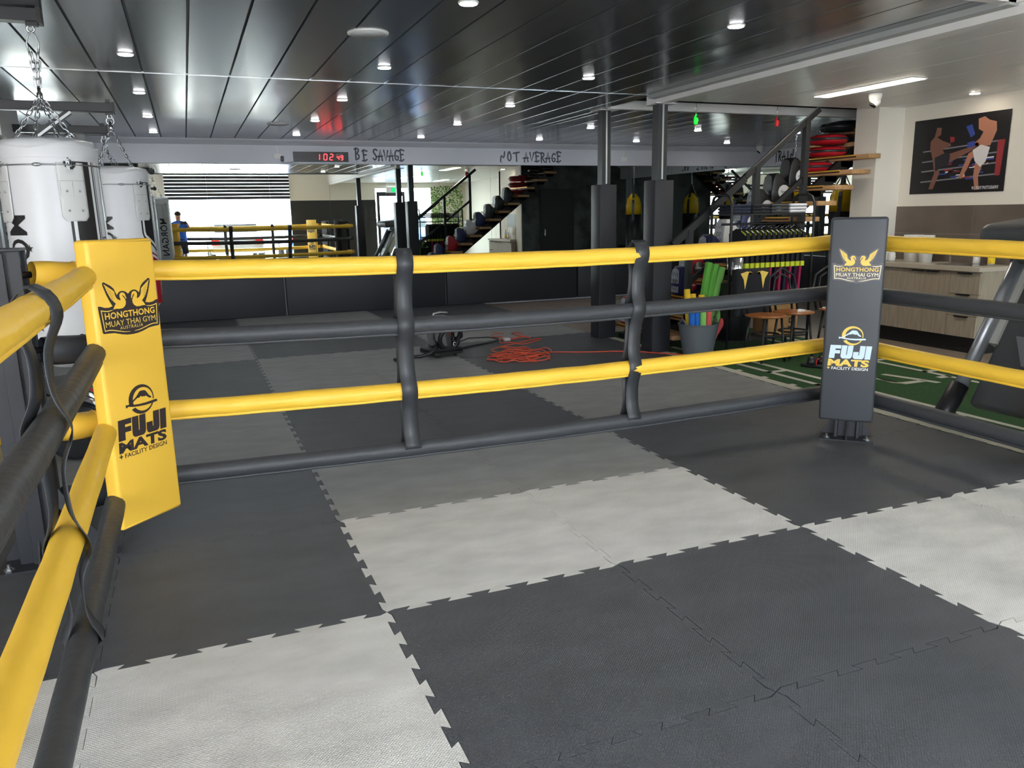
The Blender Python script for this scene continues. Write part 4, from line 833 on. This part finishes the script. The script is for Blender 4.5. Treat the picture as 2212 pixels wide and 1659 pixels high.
noodle(.09, .04, .32, .06, .89, NGc, 'tall green noodle, right of the three tallest', .036)
noodle(.08, -.02, .40, -.02, .50, NC, 'coral noodle leaning far to the right in the tub')
noodle(.10, .02, .47, .05, .76, NGc, 'green noodle leaning far right above the coral one')
noodle(.12, .05, .47, .10, .50, NY, 'yellow noodle leaning far to the right behind the coral one')
noodle(.11, -.04, .30, .06, .34, mat('violet_foam', (96, 96, 190), .75), 'violet noodle end just over the right rim of the tub')
# ================================================================== kitchen, poster, treadmill
OAK = mat('grey_oak_laminate', (164, 152, 136), .5, var=.13, vs=7, stretch=(6, 6, .6)); STONE = mat('pale_benchtop', (190, 180, 166), .35, var=.05); WTILE = mat('taupe_wall_tile', (112, 102, 94), .35, var=.16, vs=2.5)
ys = [2.40, 1.805, 1.496, 1.19, .85]
for i, (l, dr) in enumerate((('grey oak cupboard beside the black corner cushion', 0), ('grey oak cupboard left of the sink', 0), ('grey oak cupboard under the sink', 0), ('grey oak drawer unit with three drawers by the treadmill', 1))):
    t = thing('kitchen_cabinet', l, 'cabinet', (6.8, ys[i+1], 0)); W = ys[i]-ys[i+1]
    m = MB(); m.box(.02, .52, 0, W, .14, .815, OAK); m.box(.06, .5, 0, W, -.03, .14, BLK); m.build('carcass', t)
    zz = [(.14, .355), (.36, .58), (.585, .80)] if dr else [(.14, .80)]
    for a, b in zz:
        m = MB(); m.box(0, .02, .002, W-.002, a, b, OAK); d = m.build('drawer' if dr else 'door', t); m = MB(); yc = W*.5 if dr else (.09 if i % 2 else W-.09); m.box(-.022, .004, yc-.075, yc+.075, b-.012, b+.001, BLK); m.build('handle', d)
m = MB(); m.box(6.77, 7.32, .845, 2.41, .817, .862, STONE); tag(m.build('benchtop'), 'long pale benchtop over the grey oak kitchen cabinets', 'benchtop')
t = thing('wall_tiles', 'taupe splashback tiles with pale grout under the fight poster', 'tiles', (7.322, 0, 0)); m = MB(); m.box(0, .008, .84, 2.42, .862, 1.48, mat('pale_grout', (176, 166, 154), .8)); m.build('grout', t)
m = MB()
for a, b in ((.84, 1.408), (1.412, 2.022), (2.026, 2.42)):
    for c, d in ((.862, 1.168), (1.172, 1.478)): m.box(-.003, .004, a, b, c, d, WTILE)
m.build('tile_field', t)
t = thing('sink_tap', 'chrome mixer tap at the kitchen sink', 'tap', (7.18, 1.52, .862)); m = MB(); m.tube([(0, 0, 0), (0, 0, .16), (-.04, 0, .2), (-.1, 0, .19)], .012, CHROME, 10); m.bar((0, 0, .16), (.04, -.03, .2), .014, .01, CHROME); m.build('spout', t)
m = MB(); m.box(6.87, 7.2, 1.0, 1.45, .8625, .867, CHROME); m.box(6.9, 7.15, 1.2, 1.42, .866, .868, BRUSH); tag(m.build('sink'), 'stainless steel sink with drainer in the benchtop', 'sink')
for y, c, l in ((1.93, .105, 'white plastic bin on the benchtop behind the cushion'), (1.76, .085, 'white tapered container on the benchtop beside the tap')):
    t = thing('white_container', l, 'container', (7.08, y, .862)); m = MB(); m.lathe([(c*.8, 0), (c, .3), (c*.95, .3), (c*.76, .01)], WHITEP, 28); m.build('body', t)
for y, l in ((2.20, 'white mug on the bench, nearest the black cushion'), (2.12, 'white mug on the bench, nearer the bin')):
    t = thing('mug', l, 'mug', (6.97, y, .862)); m = MB(); m.lathe([(.03, 0), (.042, .01), (.042, .09), (.03, .105), (.01, .108)], WHITEP, 20); m.build('cup', t); m = MB(); m.tube([(.04, 0, .03), (.065, 0, .045), (.04, 0, .08)], .006, WHITEP, 6); m.build('handle', t)
for y, l, b in ((1.22, 'clear bottle with white label on the bench by the tiles', WHITEP), (1.05, 'clear soap bottle with yellow label at the bench end', NY)):
    t = thing('bottle', l, 'bottle', (7.2, y, .862)); m = MB(); m.lathe([(.03, 0), (.034, .01), (.034, .13), (.015, .17), (.012, .2), (.016, .2), (.016, .22)], mat('clear_plastic', (196, 200, 190), .15), 18); m.build('bottle_body', t); m = MB(); m.cyl((0, 0, 0), .0348, .015, .08, b, 18); m.build('bottle_label', t)
t = thing('fight_poster', 'large dark poster of two kickboxers in a ring above the kitchen tiles', 'poster', (7.326, 0, 0)); T = frame((0, 2.258, 1.615), (0, -1, 0), (0, 0, 1)); PD = mat('poster_black', (20, 19, 22), .4)
m = MB(); m.prism([(1.095, 1.615), (2.258, 1.615), (2.258, 2.43), (1.095, 2.43)], -.006, .0, PD, 'x'); m.build('print', t)
S1 = mat('poster_skin', (172, 116, 94), .5); S2 = mat('poster_skin_shade', (120, 80, 66), .5); PB = mat('poster_blue', (52, 70, 150), .5); PR = mat('poster_red', (150, 44, 52), .5); PW = mat('poster_white', (214, 212, 214), .5)
def art(P, mm, o): g.flat([(x*1.163, (1-y)*.815) for x, y in P], mm, T, .0065+o*.0006)
g = MB()
for y in (.36, .5, .63, .77): art([(.12, y+.06), (.93, y), (.93, y+.018), (.12, y+.078)], mat('poster_grey', (120, 120, 130), .5), 0)
for k in range(26): x = .3+rnd.random()*.5; y = .55+rnd.random()*.28; art([(x, y), (x+.09, y-.006), (x+.09, y+.012), (x, y+.018)], (PB, PW, PR, PB)[k % 4], 1)
art([(.9, .36), (.97, .36), (.95, .8), (.9, .8)], PR, 1); g.build('ring_backdrop', t)
g = MB(); art([(.26, .12), (.31, .13), (.31, .22), (.27, .25), (.33, .3), (.42, .35), (.43, .38), (.34, .42), (.38, .5), (.30, .55), (.27, .62), (.33, .72), (.27, .94), (.22, .94), (.27, .72), (.24, .55), (.2, .38), (.2, .3), (.24, .24)], S2, 2); art([(.36, .5), (.62, .42), (.7, .36), (.72, .40), (.64, .47), (.42, .6)], S2, 2); art([(.26, .52), (.38, .46), (.43, .5), (.42, .62), (.34, .66), (.28, .7)], mat('poster_dark_shorts', (34, 34, 42), .5), 3); art([(.41, .26), (.46, .27), (.46, .33), (.42, .34)], PR, 3); g.build('kicking_fighter', t)
g = MB(); art([(.69, .07), (.75, .05), (.8, .1), (.87, .13), (.88, .24), (.83, .42), (.73, .42), (.66, .4), (.62, .42), (.72, .32), (.75, .24), (.7, .2)], S1, 2); art([(.62, .5), (.72, .42), (.76, .56), (.66, .56), (.62, .7), (.57, .82), (.54, .8)], S1, 2); art([(.70, .6), (.78, .62), (.74, .8), (.76, .97), (.72, .97), (.69, .8)], S1, 2); art([(.66, .46), (.74, .4), (.83, .44), (.8, .62), (.75, .68), (.69, .6)], PW, 3); art([(.57, .15), (.63, .13), (.67, .26), (.63, .3)], PB, 3); art([(.6, .36), (.67, .34), (.68, .41), (.6, .43)], PB, 3); g.build('blocking_fighter', t)
g = MB(); put_text(g, 'W.L FIGHT PHOTOGRAPHY', .04, PW, .82*1.163, .055*.815, .009, T, fit=(.31, .035), bold=.02); g.build('caption', t)
# treadmill folded beside the turf
t = thing('treadmill', 'grey folded treadmill standing beside the right ropes', 'treadmill', (4.42, -1.2, 0)); SIL = mat('silver_paint', (168, 172, 178), .28, .6); DGR = mat('dark_grey_shell', (84, 86, 88), .42)
for y in (.22, -.62):
    m = MB(); m.tube([(-.16, y, .18), (.2, y, .85), (.34, y, 1.12)], .052, SIL, 16, sq=.8); m.build('upright', t); m = MB(); m.tube([(-.29, y, .02), (-.24, y, .1), (-.13, y, .26)], .064, BLK, 14); m.build('foot_boot', t)
m = MB(); m.tube([(-.28, .16, .03), (-.27, -.75, .03)], .03, mat('pale_tube', (190, 188, 174), .5), 12); m.build('floor_bar', t)
m = MB(); m.rbox(.15, .62, -.75, .34, 1.16, 1.34, .07, DGR, T=Matrix.Rotation(-.1, 4, 'Y')); m.build('console', t)
T = Matrix.Translation((-.08, -.2, .12)) @ Matrix.Rotation(.48, 4, 'Y'); m = MB(); m.rbox(-.04, .06, -.42, .36, 0, 1.55, .03, DGR, T=T); m.build('folded_deck', t)
for y in (-.46, .37): m = MB(); m.box(-.06, .08, y-.03, y+.03, .45, 1.75, mat('pale_rail', (206, 206, 200), .4), T); m.build('deck_rail', t)
m = MB(); m.prism([(-.22, .22), (.22, .22), (.1, .02), (-.1, .02)], -.07, -.04, SIL, 'x', T=T @ Matrix.Translation((0, 0, .3))); b = m.build('deck_badge', t)
m = MB(); put_text(m, 'NATURE', .05, BLK, 0, .12, .002, T @ frame((-.071, 0, .3), (0, -1, 0), (0, 0, 1)) @ Matrix.Translation((0, .12, 0)) @ Matrix.Rotation(PI, 4, 'Z') @ Matrix.Translation((0, -.12, 0)), fit=(.12, .03)); m.build('badge_lettering', b)
m = MB(); m.tube([(.3, .25, 1.1), (.3, -.62, 1.1)], .025, DGR, 10); m.build('cross_bar', t)
# ================================================================== clothing rack, chairs, boxes
t = thing('clothes_rack', 'black tube clothes rack with top shelf in front of the stairs', 'clothes rack', (4.55, 1.93, 0))
for x in (0, 1.06): m = MB(); m.tube([(x, 0, 0), (x, 0, 1.53), (x, .04, 1.6), (x, .1, 1.625), (x, .24, 1.625), (x, .3, 1.6), (x, .33, 1.53), (x, .33, 0)], .015, STEELD, 10); m.build('end_frame', t)
m = MB(); m.box(0, 1.06, 0, .33, 1.42, 1.435, STEELD); m.build('top_shelf', t); m = MB(); m.tube([(0, .16, 1.33), (1.06, .16, 1.33)], .012, STEELD, 8); m.build('hanging_rail', t); m = MB(); m.box(0, 1.06, 0, .33, .12, .135, STEELD); m.build('bottom_shelf', t)
CL = [mat('black_cloth', (26, 27, 32), .9), mat('navy_cloth', (30, 36, 56), .9), mat('charcoal_cloth', (58, 60, 66), .9), mat('pale_grey_cloth', (200, 200, 206), .9)]
for i, (x, c, l) in enumerate(((4.70, 1, 'navy'), (4.95, 0, 'black'), (5.19, 2, 'charcoal'), (5.43, 3, 'pale grey'))):
    for k in range(3): m = MB(); m.rbox(x-.115, x+.115, 1.96, 2.22, 1.437+k*.032, 1.466+k*.032, .013, CL[c]); tag(m.build('folded_shirt'), '%s folded shirt, %s of three in its pile on the clothes rack' % (l, ('lowest', 'middle', 'topmost')[k]), 'shirt', 'folded shirts on the rack')
LIME = mat('lime_trim', (204, 216, 50), .7); MAR = mat('magenta_cloth', (170, 36, 86), .8)
for i in range(12):
    x = 4.78+i*.066; lw = i < 8; t = thing('hanging_garment', '%s garment on a wire hanger, %s from the left on the rack' % ('black lime trimmed' if i % 3 else 'black and magenta', ORD[i]), 'garment', (x, 2.09, 1.33), 0, 'garments on the rack')
    m = MB(); m.tube([(0, 0, -.02), (0, 0, .01), (0, .02, .015)], .003, CHROME, 5); m.tube([(0, -.14, -.09), (0, 0, -.02), (0, .14, -.09)], .004, CHROME, 5); m.build('hanger', t)
    m = MB(); m.prism([(-.15, -.1), (-.04, -.05), (.04, -.05), (.15, -.1), (.14, -.4), (-.14, -.4)], -.018, .018, CL[0], 'x'); m.build('cloth', t)
    m = MB(); m.prism([(-.145, -.4), (.145, -.4), (.145, -.45), (-.145, -.45)], -.022, .022, LIME, 'x'); m.prism([(-.13, -.1), (-.05, -.06), (-.05, -.075), (-.13, -.12)], -.02, .02, LIME, 'x'); m.build('trim', t)
    m = MB(); m.prism([(-.12, -.45), (.12, -.45), (.1, -.75), (-.1, -.75)], -.014, .014, MAR if i % 2 else CL[1], 'x'); m.build('lower_cloth', t)
def chair(x, y, label):
    t = thing('cafe_chair', label, 'chair', (x, y, 0), 0, 'round seat chairs'); m = MB(); m.lathe([(.16, .435), (.2, .445), (.2, .455), (.16, .462), (0, .462)], TIMBER, 36); m.build('seat', t)
    for a in (PI/4, 3*PI/4, 5*PI/4, 7*PI/4): m = MB(); m.tube([(.15*math.cos(a), .15*math.sin(a), .44), (.2*math.cos(a), .2*math.sin(a), 0)], .012, STEELD, 8); m.build('leg', t)
    m = MB(); m.tube([(.14*math.cos(k*PI/12), .14*math.sin(k*PI/12), .26) for k in range(24)], .009, STEELD, 6, closed=True); m.build('ring_brace', t)
    for s in (1, .6): m = MB(); m.tube([(-.17*s, .14, .44), (-.19*s, .19, .65), (-.15*s, .2, .8*(1 if s == 1 else .97)), (0, .205, .88*(1 if s == 1 else .93)), (.15*s, .2, .8*(1 if s == 1 else .97)), (.19*s, .19, .65), (.17*s, .14, .44)], .012, STEELD, 8); m.build('back_hoop', t)
chair(4.66, 1.48, 'round seat black chair with the dark jacket on its back'); chair(5.08, 1.56, 'round seat black chair with bare hooped back'); chair(5.62, 1.5, 'round seat black chair hidden behind the black corner cushion')
t = thing('jacket', 'black jacket with gold swan emblem draped over the chair back', 'jacket', (4.62, 1.66, 0)); m = MB(); m.rbox(-.21, .21, -.03, .07, .42, .90, .03, CL[0]); m.build('cloth', t); T = frame((0, -.032, .78), (1, 0, 0), (0, 0, 1)); m = MB()
for s in (-1, 1): m.flat([(s*.02, .08), (s*.06, .1), (s*.08, .06), (s*.11, -.08), (s*.13, .02), (s*.17, .08), (s*.09, .1)], GOLD, T, .003)
m.build('gold_emblem', t)
t = thing('cardboard_box', 'brown cardboard box marked 5 on the floor behind the chairs', 'box', (5.35, 2.14, .137)); CB = mat('cardboard', (168, 128, 80), .8, var=.08); m = MB(); m.box(-.22, .22, -.1, .1, 0, .36, CB); m.build('carton', t); m = MB(); put_text(m, '5', .16, BLK, .12, .12, .002, frame((0, -.101, 0), (1, 0, 0), (0, 0, 1))); m.build('marking', t)
t = thing('metal_bucket', 'shiny metal bucket beside the whiteboard near the rack', 'bucket', (4.72, 2.05, .74)); m = MB(); m.lathe([(.07, 0), (.1, .25), (.096, .25), (.066, .01)], CHROME, 24); m.build('pail', t); m = MB(); m.lathe([(.02, -.604), (.16, -.604), (.16, -.012), (.02, -.012)], STEELD, 16); m.build('stand', t)
for x, l in ((4.86, 'black slide sandal with red edging, left of the pair on the turf'), (4.99, 'black slide sandal with red edging, right of the pair on the turf')):
    t = thing('sandal', l, 'sandal', (x, .98, -.003), .5, 'slide sandals'); m = MB(); m.rbox(-.05, .05, -.13, .13, 0, .03, .012, BLK); m.build('sole', t); m = MB(); m.tube([(-.05, .03, .025), (-.03, .03, .07), (.03, .03, .07), (.05, .03, .025)], .03, BLK, 8, sq=1.4); m.build('strap', t); m = MB(); m.tube([(-.05, -.02, .03), (-.03, -.02, .08), (.03, -.02, .08), (.05, -.02, .03)], .005, REDV, 6); m.build('red_edging', t)
# hanging bags in the far alcove, mural wall and its door
for x, y, r, l in ((8.43, 5.45, .17, 'yellow and black hanging bag in the alcove, left one'), (9.3, 5.3, .19, 'yellow and black hanging bag in the alcove beside the right wall')):
    t = thing('hanging_bag', l, 'punching bag', (x, y, 0), 0, 'yellow and black bags'); m = MB(); m.lathe([(.02, .35), (r*.9, .37), (r, .45), (r, 1.42)], BLK, 28); m.build('black_lower', t); m = MB(); m.lathe([(r, 1.42), (r*.96, 1.62), (r*.8, 1.75), (r*.35, 1.85), (.02, 1.87)], YG, 28); m.build('yellow_upper', t)
    for k in range(4): a = k*PI/2+.6; c, s_ = math.cos(a), math.sin(a); m = MB(); m.bar((c*(r+.005), s_*(r+.005), 1.3), (c*(r*.97), s_*(r*.97), 1.66), .05, .01, STRAP, (c, s_, 0)); m.bar((c*r*.97, s_*r*.97, 1.66), (0, 0, 2.05), .05, .01, STRAP, (c, s_, 0)); m.build('strap', t)
    m = MB(); chain(m, (0, 0, 2.04), (0, 0, 2.61), CHROME); m.build('chain', t)
MUR = mat('grey_mural', (120, 128, 126), .8, var=.5, vs=2.2, dark=(58, 62, 62)); m = MB(); m.box(6.95, 9.8, 2.761, 2.77, -.03, 2.64, MUR); tag(m.build('mural'), 'smoky grey painted mural on the alcove wall around the grey door', 'mural')
m = MB(); m.box(7.42, 8.32, 2.77, 2.80, -.03, 2.06, mat('grey_door', (62, 68, 66), .5)); m.box(7.5, 7.53, 2.8, 2.84, .95, 1.1, CHROME); struct(m.build('door_1'))
# ================================================================== front of the shop, street and the photographer
for x0, x1, l in ((-1.06, 2.68, 'black roller shutter rolled up over the bright garage opening'), (-6.3, -3.7, 'black roller shutter over the far left garage opening')):
    t = thing('roller_shutter', l, 'shutter', (x0, -6.54, 0))
    for k in range(8): m = MB(); m.box(0, x1-x0, -.02, .02, 2.10+k*.105, 2.192+k*.105, BLK); m.build('slat', t)
t = thing('glass_door', 'black framed glass shop door at the street front', 'door', (5.55, -6.62, 0)); m = MB()
for a in ((0, .09, 0, 2.3), (.9, .98, 0, 2.3), (.09, .9, 2.16, 2.3), (.09, .9, 0, .12)): m.box(a[0], a[1], -.03, .03, a[2], a[3], BLK)
m.build('door_frame', t); m = MB(); m.box(.09, .9, -.004, .004, .12, 2.16, mat_glass('clear_glass')); m.build('pane', t)
m = MB(); m.box(6.53, 7.45, -6.62, -6.61, -.03, 2.4, mat_glass('window_glass')); struct(m.build('window_1'))
t = thing('exit_sign', 'green exit sign over the glass shop door', 'sign', (6.05, -6.5, 2.36)); m = MB(); m.box(-.18, .18, -.02, .02, -.09, .09, WHITEP); m.build('sign_case', t); m = MB(); m.box(.0, .17, .02, .022, -.08, .08, mat('exit_green', (20, 150, 90), .5, emit=.6)); m.build('green_panel', t)
IVY = [mat('ivy_green', (70, 120, 50), .7), mat('ivy_light', (120, 160, 70), .7)]; m = MB()
for k in range(900): x, z = 7.46+rnd.random()*1.15, .9+rnd.random()*1.58; a = rnd.uniform(0, 6); T = Matrix.Translation((x, -6.55+rnd.random()*.06, z)) @ Matrix.Rotation(a, 4, 'Y') @ Matrix.Rotation(rnd.uniform(-.6, .6), 4, 'X'); m.add([(-.03, 0, 0), (0, 0, -.02), (.03, 0, 0), (0, .01, .03)], [(0, 1, 2, 3)], IVY[k % 2], False, T)
tag(m.build('ivy_wall'), 'artificial ivy wall panel near the shop window', 'ivy panel', kind='stuff')
def car(x, y, rz, body, label):
    t = thing('parked_car', label, 'car', (x, y, -.06), rz); P = [(-2.1, .35), (-2.15, .75), (-1.95, .95), (-1.3, 1.0), (-.7, 1.45), (1.1, 1.5), (1.9, 1.0), (2.1, .9), (2.12, .4)]; m = MB(); m.prism(P, -.85, .85, body, 'y'); m.build('car_body', t, bev=.06)
    m = MB(); m.prism([(-1.15, 1.02), (-.66, 1.38), (1.02, 1.42), (1.6, 1.02)], -.87, .87, mat('car_glass', (40, 46, 54), .08), 'y'); m.box(1.45, 1.72, -.68, .68, 1.05, 1.38, mat('car_glass', (40, 46, 54), .08), Matrix.Rotation(0, 4, 'Y')); m.build('windows', t)
    for a, b in ((-1.3, -.8), (-1.3, .8), (1.3, -.8), (1.3, .8)): m = MB(); m.cyl((0, 0, 0), .33, -.1, .1, BLK, 20, Matrix.Translation((a, b, .33)) @ Matrix.Rotation(PI/2, 4, 'X')); m.build('wheel', t)
    for s in (-1, 1): m = MB(); m.box(2.08, 2.15, s*.7-.12, s*.7+.12, .7, .95, mat('tail_light', (200, 30, 30), .3)); m.build('tail_light', t)
car(1.0, -9.8, PI/2, SIL, 'silver hatchback parked in front of the garage opening'); car(-1.6, -11.5, PI/2, mat('white_car_paint', (230, 232, 236), .2), 'white car parked left of the silver hatchback in the mirror'); car(3.6, -10.5, PI/2, mat('blue_car_paint', (60, 96, 170), .2), 'blue car parked to the right in the mirror'); car(7.2, -10.5, PI/2, mat('blue_car_paint', (60, 96, 170), .2), 'blue car parked outside the shop window')
t = thing('person', 'person in blue T-shirt and dark shorts holding up a phone, seen in mirror', 'person', (-.75, -5.14, 0)); SK = mat('skin', (206, 150, 124), .5); BT = mat('blue_cotton', (40, 96, 196), .85); SHO = mat('dark_shorts', (44, 46, 58), .85)
V = [(0, 0, .92), (0, 0, 1.12), (0, .01, 1.36), (0, .01, 1.46), (0, .02, 1.56), (0, .03, 1.66), (-.1, 0, .86), (-.12, .02, .48), (-.12, 0, .08), (-.12, .12, .03), (.1, 0, .86), (.12, .02, .48), (.12, 0, .08), (.12, .12, .03), (-.19, .0, 1.38), (-.24, .1, 1.14), (-.02, .25, 1.33), (.19, .0, 1.38), (.3, .12, 1.16), (.26, .27, 1.36)]
E_ = [(0, 1), (1, 2), (2, 3), (3, 4), (4, 5), (0, 6), (6, 7), (7, 8), (8, 9), (0, 10), (10, 11), (11, 12), (12, 13), (2, 14), (14, 15), (15, 16), (2, 17), (17, 18), (18, 19)]; RD = [.14, .15, .15, .055, .085, .08, .085, .055, .04, .035, .085, .055, .04, .035, .06, .042, .028, .06, .042, .028]
me = bpy.data.meshes.new('body'); me.from_pydata(V, E_, []); me.materials.append(SK); o = bpy.data.objects.new('body', me); C.objects.link(o); o.parent = t; o.modifiers.new('skin', 'SKIN'); sv = me.skin_vertices[0].data
for i, r_ in enumerate(RD): sv[i].radius = (r_, r_*.8)
sv[0].use_root = True; s_ = o.modifiers.new('sub', 'SUBSURF'); s_.levels = s_.render_levels = 2
m = MB(); m.lathe([(.18, .86), (.175, 1.0), (.18, 1.2), (.2, 1.36), (.15, 1.44), (.07, 1.47)], BT, 28, T=Matrix.Diagonal((1.08, .85, 1, 1))); 
for s in (-1, 1): m.tube([(s*.16, 0, 1.39), (s*.225, .06, 1.24)], [.085, .07], BT, 14)
m.build('t_shirt', t); m = MB(); m.lathe([(.17, .7), (.18, .94)], SHO, 24, T=Matrix.Diagonal((1.05, .85, 1, 1)))
for s in (-1, 1): m.tube([(s*.1, 0, .86), (s*.125, .02, .5)], [.1, .085], SHO, 16)
m.build('shorts', t); m = MB(); m.sph((0, .0, 1.665), .098, mat('dark_hair', (60, 48, 42), .8), 10, sc_=(.95, 1.0, .85)); m.build('hair', t)
m = MB()
for bx, by, bz, s in ((-.02, .25, 1.33, 1), (.26, .27, 1.36, -1)):
    for k in range(5): m.tube([(bx, by, bz), (bx+s*.03, by+.03, bz+.02+(k-2)*.018), (bx+s*.055*(1-.12*abs(k-2)), by+.045, bz+.03+(k-2)*.022)], [.014, .0095, .008], SK, 7)
m.build('fingers', t); m = MB(); m.sph((0, .115, 1.6), .014, SK, 5); m.sph((-.035, .098, 1.625), .012, BLK, 5); m.sph((.035, .098, 1.625), .012, BLK, 5); m.tube([(-.025, .102, 1.555), (.025, .102, 1.555)], .006, REDD, 6); m.build('facial_features', t)
t = thing('phone', 'dark phone in the raised hands of the person', 'phone', (-.61, -4.80, 1.41)); m = MB(); m.rbox(-.085, .085, -.006, .0, -.045, .045, .003, BLK); m.build('phone_body', t)
